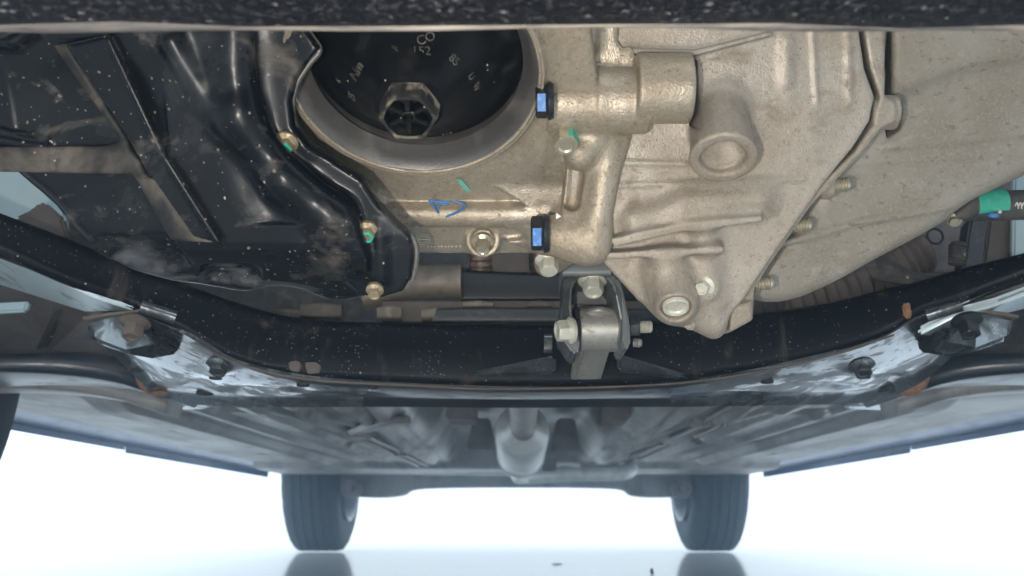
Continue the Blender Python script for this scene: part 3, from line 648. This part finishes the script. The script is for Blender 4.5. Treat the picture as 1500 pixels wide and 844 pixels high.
fh.cyl((707, 352, -.02), (707, 352, .0015), 28*k1, k=.003, r=.0008)
fh.cyl((707, 352, .0005), (707, 352, .01), 19*k1, k=.0008, r=.0003, op='s')
fh.poly([(742, 334), (790, 331), (790, 342), (765, 343)], -.01, .003, .003, .001)
fh.poly([(742, 356), (790, 350), (800, 372), (770, 366)], -.01, .003, .003, .001)
fh.cap((800, 345, .000), (850, 350, -.004), .0105, .012, .006)               # boss of the lower blue bolt
fh.cyl((800, 342, .002), (840, 342, .000), .0088, k=.004, r=.0008)
fh.cap((803, 385, -.008), (830, 360, -.006), .0085, .010, .006)
fh.poly([(770, -60), (800, -60), (806, 120), (800, 240), (780, 240), (775, 120)], -.03, -.006, .008, .004, sm=3)
fh.rough(.0001, 120)
fho = fh.build('filter_housing', car, M['alu'], 'bare aluminium oil filter housing with round bore and blue pen mark')
# conical grey wall inside the collar and the black filter cap in it
lathe('collar_wall', cp(0), FH.n, [(.0025, R_o-.0010), (.0015, R_o-.003), (-.004, R_o-.006), (-.010, R_o-.0095), (-.0135, 161*k1+.0018), (-.015, 161*k1+.0002), (-.019, 161*k1-.0005), (-.03, 161*k1)], fho, M['grey'], 96, 'smooth grey tapered wall round the filter cap', 50, closed=False)
Rc = 157*k1; c0 = -.019; cc = np.array(FH.l(608, 84, c0)); 
cq = lambda c: FH.o+FH.u*float(cc[0])+FH.v*float(cc[1])+FH.n*c
lathe('collar_lip', cp(0), FH.n, [(-.002, R_o+.0009), (.0030, R_o+.0006), (.0036, R_o+.0001), (.0036, R_o-.0006), (.0026, R_o-.0012), (-.002, R_o-.0010)], fho, M['alu'], 120, closed=False)
capo = lathe('filter_cap', cq(c0), FH.n, [(-.02, Rc), (-.004, Rc), (-.002, Rc-.0012), (-.0005, Rc-.004), (.006, Rc-.010), (.015, Rc-.020), (.0245, Rc-.030), (.0335, .0185), (.0365, .0165), (.0375, .0160)], car, M['cap'], 96, 'black plastic oil filter cap with moulded torque figures', 40)
def dome(r):          # height of the dome at radius r
    P = [(Rc-.0012, -.002), (Rc-.004, -.0005), (Rc-.010, .006), (Rc-.020, .015), (Rc-.030, .0245), (.0185, .0305), (0, .0335)]
    for (r1, h1), (r0, h0) in zip(P, P[1:]):
        if r0 <= r <= r1: return h0+(h1-h0)*(r-r0)/(r1-r0), (h1-h0)/(r1-r0)
    return 0, 0
def cappt(px, py):
    h_ = .01
    for _ in range(12):
        q = FH.l(px, py, c0+h_); r = math.hypot(q[0]-cc[0], q[1]-cc[1]); h_ = dome(r)[0]
    return q, r, h_
def captext(txt, px, py, size, deg, m='emb'):
    q, r, h_ = cappt(px, py); s_ = dome(r)[1]
    cu = bpy.data.curves.new('t', 'FONT'); cu.body = txt; cu.size = size; cu.extrude = .0004; cu.align_x = 'CENTER'; cu.align_y = 'CENTER'; cu.offset = .00003
    to = bpy.data.objects.new('t', cu); C.objects.link(to); bpy.context.view_layer.update()
    me = bpy.data.meshes.new_from_object(to.evaluated_get(bpy.context.evaluated_depsgraph_get())); bpy.data.objects.remove(to)
    e = np.array((q[0]-cc[0], q[1]-cc[1]))/max(r, 1e-6)
    nl = np.array((-s_*e[0], -s_*e[1], 1)); nl /= np.linalg.norm(nl)
    a = math.radians(deg); xl = np.array((math.cos(a), math.sin(a), 0)); xl -= nl*(xl@nl); xl /= np.linalg.norm(xl); yl = np.cross(nl, xl)
    for vtx in me.vertices:
        p = np.array((q[0], q[1], c0+h_))+xl*vtx.co.x+yl*vtx.co.y+nl*(vtx.co.z+.0001); vtx.co = Vector(FH.world(p[None])[0])
    return link('lettering', me, capo, M[m], smooth=False)
captext('25', 516, 142, .0066, 62); captext('6', 496, 118, .0046, 62); captext('Nm', 523, 104, .0074, 55)
captext('152', 617, 77, .0058, 4); captext('85', 665, 88, .0056, -52); captext('U', 690, 112, .0048, -64); captext('W', 698, 127, .0048, -72); captext('CO', 624, 57, .0058, 26)
captext('018', 655, 196, .0042, 12)
slab('casting_rib', [Vector(FH.world(np.array([[*cappt(x, y)[0][:2], c0+cappt(x, y)[2]-.001]]))[0]) for x, y in ((572, 67), (580, 66), (604, 92), (600, 94))], FH.n*.0022, capo, M['capdust'], bev=.0006)
# hexagon boss: outer hex wall, then pockets between six webs
hb = cq(c0+.036); af = 41*k1; HL = .0115
hexo = lathe('hex_boss', hb, FH.n, [(-.003, af*1.13), (0, af*1.12), (.0012, af*1.02, .8), (.002, af, 1), (HL-.001, af*.985, 1), (HL, af*.95, .9), (HL, af*.80, .6), (HL-.001, af*.76, .5), (HL-.0075, af*.72, .4), (HL-.0078, af*.02)], capo, M['capdust'], 48, 'dusty hexagon on the filter cap', 30)
hexo.data.materials.append(M['cap'])
for i, pg in enumerate(hexo.data.polygons):
    if i//48 >= 6: pg.material_index = 1
u_, v_, n_ = basis(FH.n)
for j in range(6):
    t = math.pi/3*j+math.pi/6; d = u_*math.cos(t)+v_*math.sin(t); e = FH.n.cross(d)
    p = hb+FH.n*(HL-.0075)
    slab('web', [p+d*af*.16-e*.0011, p+d*af*.74-e*.0011, p+d*af*.74+e*.0011, p+d*af*.16+e*.0011], FH.n*.0062, capo, M['cap'], bev=.0004)
lathe('hub', hb+FH.n*(HL-.0076), FH.n, [(0, af*.24), (.0068, af*.23), (.0072, af*.18), (.0045, af*.14), (.0045, .0002)], capo, M['cap'], 24)
# bolts and marks on the housing
bolt('drain_bolt', FH.w(707, 353, .0012), FH.n, 13*k1, fho, M['zinc'], washer=1.25, hh=.9)
def sidebolt(px, py, Y, par):
    bolt('side_bolt', at(px, py, Y), (-1, .03, .0), mpx(26, Y), par, M['blackbolt'], washer=1.12, hh=.40, wh=.09, recess=True, paint=(M['blue'], (5,), 'cam', .86))
def ink(pts, c, w_, m, name='pen_mark', par=fho, fr=FH):
    tube(name, [fr.w(*p, c) if len(p) == 2 else fr.w(*p) for p in pts], w_, par, M[m], 6, 5)
rc_ = .0068
for pts in ([(628, 293, .0030), (634, 300, .0036), (642, 312, .0026)], [(630, 294, .0030), (650, 296, .0034), (660, 296, .0034)], [(640, 303, .0038), (648, 297, .0036), (656, 300, .0038)], [(664, 294, .0030), (678, 299, .0037), (680, 304, .0036), (668, 312, .0028), (652, 318, .0018)]):
    ink(pts, 0, .00062, 'inkblue')
slab('paint_streak', [FH.w(668, 262, -.0052), FH.w(676, 262, -.0052), FH.w(690, 278, -.0052), FH.w(683, 280, -.0052)], FH.n*.0006, fho, M['inkgreen'], bev=0)
for (px, py) in ((611, 331), (620, 331)): lathe('casting_mark', FH.w(px, py, -.0016), FH.n, [(0, .0012), (.0005, .0012), (.0006, .0006), (.0002, .0005), (.0002, .0001)], fho, M['pale'], 12)
for rr in (11, 7): 
    tube('casting_mark', [FH.w(619+rr*math.cos(t*math.pi/8), 351+rr*.72*math.sin(t*math.pi/8), -.0014) for t in range(17)], .00028, fho, M['pale'], 6, 1)
tube('casting_mark', [FH.w(609, 351, -.0014), FH.w(629, 351, -.0014)], .00028, fho, M['pale'], 6)
for k in range(14): lathe('casting_dot', FH.w(606+5.2*k+random.uniform(-1, 1), 361, -.0014), FH.n, [(0, .0006), (.0004, .0005), (.0005, .0001)], fho, M['pale'], 8)

# ------------------------------------------------------------------ lower oil pan (black)
PF = Frame(450, 230, .418, 32)
PN = Vector((0, -.5, -.866))                       # the way the pan bolts point
op_ = Cast(PF, (-90, -70, 625, 480), -.065, .030, .0010)
body = [(-120, -80), (330, -80), (352, 30), (362, 110), (372, 180), (392, 222), (440, 258), (490, 290), (520, 330), (538, 385), (540, 440), (520, 462), (466, 468), (430, 446), (378, 440), (345, 450), (300, 440), (240, 426), (178, 400), (142, 370), (104, 332), (82, 302), (45, 270), (5, 236), (-120, 150)]
op_.poly(body, -.065, .016, .008, .009, cref=.010, sm=2)
FN = Vector((0, -.26, -.97)); FP = PF.w(300, 369, .0165)
op_.half(FP, FN, .004)                             # floor of the pan behind the edge line
LF = Frame(300, 380, .50, math.degrees(math.atan2(.97, .26))); LF.o = FP
for y_ in (372, 381, 390): op_.cap(LF.w(156+(y_-372)*1.4, y_, .002), LF.w(234+(y_-372), y_, .002), .0085, .0085, .002, 's')
for y_ in (404, 411): op_.cap(LF.w(314, y_, .002), LF.w(358, y_, .002), .0075, .0075, .002, 's')
flange = [(-120, -80), (415, -80), (436, 30), (452, 52), (466, 72), (452, 88), (432, 118), (424, 150), (428, 185), (448, 214), (490, 240), (528, 264), (552, 300), (575, 326), (600, 346), (606, 372), (602, 408), (590, 428), (560, 438), (525, 434), (500, 400), (400, 340), (200, 300), (40, 200), (-120, 160)]
op_.poly(flange, -.012, -.001, .004, .0012, cref=0)
op_.ell((128, 160, .018), (.022, .018, .007), .008, 's')
op_.cap((-20, 200, .017), (60, 214, .016), .0035, .003, .004)
for pts in (((-15, 62, .017), (20, 60, .017)), ((20, 60, .017), (45, 42, .017))): op_.cap(pts[0], pts[1], .003, .003, .004)
op_.ell((398, 130, .014), (.014, .045, .012), .012, 's')                             # dished wall toward the bore
op_.cap((348, 40, .011), (352, 170, .012), .006, .008, .012); op_.cap((352, 170, .012), (420, 262, .011), .008, .007, .010); op_.cap((420, 262, .011), (490, 318, .008), .007, .007, .010); op_.cap((490, 318, .008), (508, 372, .006), .007, .006, .010)
op_.cap((250, 60, .0165), (300, 150, .0155), .004, .003, .008)
op_.cap((556, 335, -.002), (560, 405, -.002), .003, .003, .004)
op_.rough(.00015, 50)
opo = op_.build('oil_pan', car, M['pan'], 'black dusty oil pan with raised bands filling the upper corner')
bd = Cast(PF, (-90, 40, 340, 370), .008, .026, .0010)
bd.poly([(96, 64), (158, 50), (238, 225), (322, 356), (270, 350), (192, 212)], .008, .0210, .002, .0012, cref=.0205)
bd.cap((158, 56, .0205), (238, 225, .0205), .0013, .0013, .0015); bd.cap((238, 225, .0205), (320, 354, .0205), .0013, .0013, .0015)
bd.build('pressed_band', opo, M['pan'], 'raised diagonal band with a sharp edge on the oil pan')
be = Cast(PF, (-90, 40, 340, 370), .008, .026, .0010)
be.poly([(76, 66), (98, 64), (192, 212), (180, 212)], .008, .0195, .002, .0015, cref=.0190)
be.poly([(196, 258), (226, 262), (284, 345), (322, 357), (250, 353)], .008, .0215, .002, .0012, cref=.0212)
be.poly([(-120, 216), (150, 215), (180, 206), (204, 236), (214, 262), (190, 256), (-120, 250)], .008, .0200, .002, .0012, cref=.0195)
be.build('dusty_band', opo, M['dust'], 'dust coated band branching across the oil pan')
for (px, py, c, af_) in ((418, 212, -.001, 13), (538, 341, -.001, 11.5), (549, 428, -.001, 9)):
    bolt('pan_bolt', PF.w(px, py-3, c+.001), PN, af_*PF.scale(px, py), opo, M['brass'], paint=(M['green'], (6, 7, 8, 9), 'cam', .55) if px < 545 else None, hh=.7)
gk = [PF.w(x, y, -.0085) for x, y in [(440, 30), (458, 56), (468, 74), (454, 92), (436, 120), (428, 152), (432, 184), (452, 214), (494, 242), (530, 265), (555, 300), (578, 326), (603, 346), (610, 372), (604, 410)]]
tube('sealant_bead', gk, .0016, opo, M['grey'], 8, 4)

# ------------------------------------------------------------------ gearbox case (aluminium), bell housing pillar included
GF = Frame(1050, 230, .462, 27)
gs = GF.scale(1050, 200)
gb = Cast(GF, (790, -60, 1320, 500), -.050, .034, .0009)
gb.poly([(880, -80), (1254, -80), (1259, 45), (1267, 100), (1282, 142), (1274, 178), (1250, 218), (1205, 272), (1130, 380), (1090, 440), (1045, 488), (1010, 470), (975, 455), (935, 440), (880, 382), (830, 380), (835, 200), (860, 40)], -.050, -.002, .003, .002, cref=-.002)
gb.poly([(925, 70), (1018, 74), (1130, 46), (1132, 52), (1020, 82), (925, 80)], -.01, .003, .002, .001)
# long conical boss with a dished end
d_ = Vector((0, -.40, -.92))
e1 = GF.w(1060, 233, .021); e0 = e1-d_*.075
gb.cyl(e0+Vector((.006, 0, 0)), e1, 27*gs, 48*gs, .006, .0015)
gb.cyl(e1-d_*.004, e1+d_*.02, 30*gs, 38*gs, .002, .001, 's'); gb.ell(e1-d_*.004, (.0105, .0105, .006), .003, 's')
gb.cap((1186, -20, -.0022), (1196, 148, -.0022), .0012, .0012, .0015); gb.cap((1238, -20, -.003), (1244, 150, -.003), .0016, .0016, .002); gb.cap((1150, 60, -.004), (1150, 120, -.004), .003, .003, .004)
for pts, r in ((((905, 238, -.003), (1005, 240, -.003)), .0018), (((890, 272, -.003), (1175, 262, -.003)), .0017)):
    gb.cap(pts[0], pts[1], r, r, .0015)
gb.poly([(893, 350), (1000, 328), (1115, 318), (1118, 325), (1000, 340), (900, 362)], -.01, .006, .0015, .0006)          # rib
gb.poly([(878, 372), (960, 366), (1060, 362), (1060, 370), (960, 376), (880, 381)], -.01, .007, .0015, .0006)
gb.cap((1000, 300, -.003), (1110, 290, -.003), .008, .006, .01); gb.cap((930, 322, -.003), (980, 312, -.003), .006, .005, .008)
# lower nose with the drain plug
gb.cap((975, 395, -.004), (990, 440, -.002), .012, .0135, .010)
e1p = GF.w(990, 449, .010); gb.cyl(e1p-d_*.03, e1p, 27*gs*1.08, 27*gs*1.08, .006, .001)
gb.cyl(e1p-d_*.001, e1p+d_*.01, 21*gs*1.08, k=.001, r=.0005, op='s')
gb.cap((1030, 345, -.003), (1045, 470, -.004), .006, .005, .008); gb.cyl((1032, 420, -.02), (1032, 420, .002), .0072, k=.004)
gb.cap((1012, 460, -.006), (1045, 480, -.008), .007, .006, .006)
gb.rough(.0001, 70)
gb.poly([(1013, 84), (1021, 90), (1022, 150), (1016, 186), (1010, 186)], -.016, .02, .001, .0006, 's', cref=-.002)   # narrow cut standing in for the starter boss's cast shadow line
gbo = gb.build('gearbox', car, M['alu2'], 'dull sandy aluminium gearbox case with conical boss and drain plug')
bh = Cast(GF, (790, -60, 1030, 400), -.040, .034, .0009)
bh.poly([(800, -80), (905, -80), (905, 60), (930, 75), (925, 190), (905, 260), (885, 340), (880, 378), (832, 380), (822, 330), (830, 230), (806, 200), (800, 80)], -.04, .0050, .0018, .0022, cref=.0050, sm=3)   # bell housing flange
bh.cap((862, -20, .007), (858, 60, .007), .006, .006, .006); bh.cap((895, 190, .004), (868, 365, .004), .006, .007, .006)
bh.cap((846, 230, .002), (838, 300, .002), .0045, .004, .003, 's')                     # groove down the flange
bh.cyl((800, 150, .008), (885, 150, .008), 44*gs, k=.006, r=.002)                     # stepped starter boss
bh.cyl((870, 148, .008), (950, 148, .008), 47*gs, k=.002, r=.0022)
bh.cyl((930, 130, .012), (1011, 130, .012), 50*gs, 49*gs, k=.0015, r=.0018)
bh.cap((850, 225, .008), (880, 195, .006), .008, .006, .006)
bh.cap((800, 345, .000), (860, 350, .000), .0105, .012, .008)
bh.poly([(905, 200), (925, 200), (905, 262), (890, 262)], -.03, .0035, .002, .0012)
bh.rough(.0001, 70)
bh.build('bell_housing', gbo, M['alu'], 'golden stained bell housing flange with stepped starter boss')
# mating flange of the second half, running diagonally
g2 = Cast(GF, (1000, -60, 1340, 500), -.055, .002, .0010)
g2.poly([(1262, -80), (1297, -80), (1297, 142), (1312, 150), (1312, 178), (1290, 190), (1262, 226), (1216, 274), (1190, 300), (1130, 385), (1106, 424), (1102, 468), (1062, 490), (1030, 490), (1060, 455), (1100, 395), (1150, 330), (1205, 268), (1252, 222), (1281, 180), (1289, 142), (1275, 100), (1266, 45)], -.055, -.012, .001, .001, cref=-.012)  # gap shaped in on the case side to stand for a shadow line
g2.cyl((1270, 165, -.022), (1312, 165, -.022), .0092, k=.002, r=.001)
g2.poly([(1070, 448), (1102, 442), (1103, 470), (1068, 489)], -.03, -.008, .003, .0015)
g2.cyl((1200, 274, -.020), (1219, 274, -.020), .0068, k=.002, r=.001)
g2o = g2.build('gearbox_flange', gbo, M['alu2'])
for (px, py, c) in ((1216, 272, -.020), (1160, 331, -.022), (1105, 416, -.024)):
    thread('stud', GF.w(px, py, c), (1, -.1, .02), .0042, .0105, gbo, M['zinc'])
plug = lathe('drain_plug', e1p-d_*.0005, d_, [(-.003, 20*gs), (.0012, 20*gs), (.002, 19*gs), (.0015, 15*gs), (.0005, 13*gs), (.0005, .0002)], gbo, M['pale'], 40)
bolt('case_bolt', GF.w(1032, 419, .002), (-.5, -.75, -.5), 11*gs, gbo, M['pale'], hh=.8)
bolt('case_bolt', GF.w(1012, 472, -.002), (-.3, -.75, -.5), 9*gs, gbo, M['alu2'], hh=.8)
sidebolt(805, 148, min(GF.w(806, 148, .012).y, FH.w(806, 148, -.002).y)-.006, gbo); sidebolt(799, 342, GF.w(800, 342, .008).y, fho)
bolt('flange_bolt', GF.w(828, 196, .010), (0, -.45, -.9), 19*gs, gbo, M['zinc'], washer=1.22, hh=.7, paint=(M['green'], (4, 5), (0, 8)))
bolt('flange_bolt', FH.w(803, 380, .0), (.05, -.4, -.92), 16*gs, gbo, M['pale'], washer=1.35, hh=.8, recess=False)
slab('scuff', [GF.w(815, 312, .0052), GF.w(824, 318, .0052), GF.w(832, 318, .0052), GF.w(822, 322, .0052), GF.w(814, 320, .0052)], GF.n*.0005, gbo, M['white'], bev=0)

# ------------------------------------------------------------------ gearbox end case on the right
EF = Frame(1350, 230, .506, 27)
ec = Cast(EF, (1080, -80, 1620, 470), -.075, .020, .0017)
ec.poly([(1150, -80), (1640, -80), (1640, 200), (1530, 245), (1420, 296), (1382, 326), (1310, 366), (1240, 404), (1172, 436), (1120, 444), (1090, 430), (1110, 380), (1180, 280)], -.075, .0, .005, .011, cref=-.008, sm=2)
ec.poly([(1310, 135), (1420, 95), (1640, 62), (1640, -80), (1310, -80)], -.03, .004, .010, .004)
ec.poly([(1290, 212), (1640, 178), (1640, 186), (1290, 221)], -.01, .0014, .002, .0008)
ec.poly([(1130, 358), (1260, 322), (1390, 300), (1400, 306), (1260, 331), (1130, 367)], -.01, .0018, .002, .0008)
ec.poly([(1240, 236), (1640, 214), (1640, 220), (1240, 243)], -.01, .0010, .002, .0008)
ec.poly([(1296, -80), (1305, -80), (1305, 140), (1322, 150), (1322, 190), (1300, 205), (1296, 190)], -.03, .03, .001, .001, 's', cref=0)   # groove added to imitate the black shadow line beside the flange
ec.rough(.0002, 50)
eco = ec.build('gearbox_end_case', car, M['alu3'], 'weathered speckled end case of the gearbox running out of the photo')

# ------------------------------------------------------------------ torque rod under the gearbox
TY = .60
tr = loft('torque_rod', [(848, 462, 836, 556, TY+.012, TY+.085), (878, 455, 858, 557, TY+.004, TY+.085), (908, 462, 880, 556, TY+.012, TY+.085)], car, M['steel'], .004, .0012, sm=3, label='grey torque rod hanging in a dark bracket at the middle of the bar')
quad('rod_side', [(848, 470, TY+.010), (846, 520, TY+.03), (836, 556, TY+.084), (842, 556, TY+.10), (860, 470, TY+.05)], (.003, 0, 0), M['steel'], tr)
bc = at(878, 482, TY+.022); bl = mpx(72, TY)
lathe('bushing_sleeve', bc-Vector((bl*.42, 0, 0)), (1, 0, 0), [(0, .0105), (0, .0142), (.0002, .0146), (.0008, .0151), (.0014, .0152), (.003, .0152), (bl*.84-.003, .0152), (bl*.84-.0014, .0152), (bl*.84-.0008, .0151), (bl*.84-.0002, .0146), (bl*.84, .0142), (bl*.84, .0105)], tr, M['steel'], 48, closed=True)
lathe('bushing_rubber', bc-Vector((bl*.56, 0, 0)), (1, 0, 0), [(0, .005), (0, .0125), (.0015, .0142), (.003, .0142), (bl*1.12-.003, .0142), (bl*1.12-.0015, .0142), (bl*1.12, .0125), (bl*1.12, .005)], tr, M['rubber'], 40)
BR = loft('mount_bracket', [(824, 380, 824, 404, TY-.012), (860, 379, 860, 404, TY-.012), (895, 380, 895, 403, TY-.012)], tr, M['brk'], .05, .003, sm=1)
quad('bracket_leg', [(826, 402, TY-.010), (850, 405, TY-.010), (838, 418, TY-.010), (836, 455, TY-.008), (850, 498, TY-.006), (846, 519, TY-.004), (838, 516, TY-.004), (818, 488, TY-.006), (824, 440, TY-.010)], (.0, .045, 0), M['brkdark'], tr, bev=.0015)
quad('bracket_leg', [(880, 402, TY-.010), (905, 405, TY-.010), (914, 430, TY-.008), (922, 470, TY-.006), (924, 505, TY-.004), (915, 514, TY-.004), (908, 500, TY-.006), (910, 470, TY-.006), (902, 430, TY-.010), (896, 413, TY-.010)], (.0, .045, 0), M['brk'], tr, bev=.0015)
quad('bracket_back', [(838, 404, TY+.03), (905, 404, TY+.03), (915, 450, TY+.035), (836, 450, TY+.035)], (0, .004, 0), M['brkdark'], tr)
bolt('mount_bolt', at(868, 410, TY-.003), (0, -.45, -.9), mpx(15, TY), tr, M['pale'], hh=.85, washer=1.42)
bolt('pivot_bolt', at(836, 484, TY-.010), (-1, -.25, -.1), mpx(16, TY), tr, M['pale'], hh=.6, washer=1.2)
bolt('pivot_nut', at(917, 479, TY+.014), (1, -.1, 0), mpx(14, TY), tr, M['brkdark'], hh=.7, washer=1.25)
thread('pivot_thread', at(936, 479, TY+.014), (1, -.08, 0), mpx(9.5, TY), mpx(19, TY), tr, M['pale'])
thread('stop_stud', at(928, 502, TY+.018), (1, -.3, -.1), mpx(7, TY), mpx(11, TY), tr, M['steel'])
loft('rod_clip', [(797, 488, 797, 515, .690), (803, 488, 803, 516, .69), (809, 488, 809, 515, .69)], sf, M['gloss'], .01, .003, sm=1)

# ------------------------------------------------------------------ litter on the floor
def crumb(px, py, sx, sy, sz, label):
    d = ray(px, py); p = CAMP+d*((-CAMP.z)/d.z); random.seed(px); L = []
    for h, r in ((0, .8), (.35, 1), (.8, .75), (1, .25)):
        L.append([Vector((p.x+sx*r*math.cos(2*math.pi*j/9)*(.8+.4*random.random()), p.y+sy*r*math.sin(2*math.pi*j/9)*(.8+.4*random.random()), .001+sz*h)) for j in range(9)])
    v, f = rings(L); o = part('leaf_scrap', v, f, None, M['brown'], label); o['category'] = 'litter'; o['group'] = 'scraps on the floor'; return o
crumb(816, 827, .014, .018, .002, 'flat dark scrap lying on the white floor between the rear wheels')
crumb(955, 842, .004, .01, .012, 'tiny upright crumb at the bottom edge beside the right hand tyre')

# ------------------------------------------------------------------ added blue scattering volume imitating lens glare under the car
hz = mesh([(x, y, z) for x in (-4, 4) for y in (-1.5, 5.8) for z in (-1, 1.0)], [(0, 1, 3, 2), (4, 6, 7, 5), (0, 4, 5, 1), (2, 3, 7, 6), (0, 2, 6, 4), (1, 5, 7, 3)])
hm = bpy.data.materials.new('glare_haze'); hm.use_nodes = True; nt = hm.node_tree
nt.nodes.remove(nt.nodes['Principled BSDF']); pv = nt.nodes.new('ShaderNodeVolumePrincipled')
pv.inputs['Color'].default_value = (.52, .75, 1, 1); pv.inputs['Density'].default_value = .085; pv.inputs['Anisotropy'].default_value = .88
nt.links.new(pv.outputs[0], nt.nodes['Material Output'].inputs['Volume'])
ho = link('glare_haze', hz, None, hm, smooth=False); ho['kind'] = 'stuff'
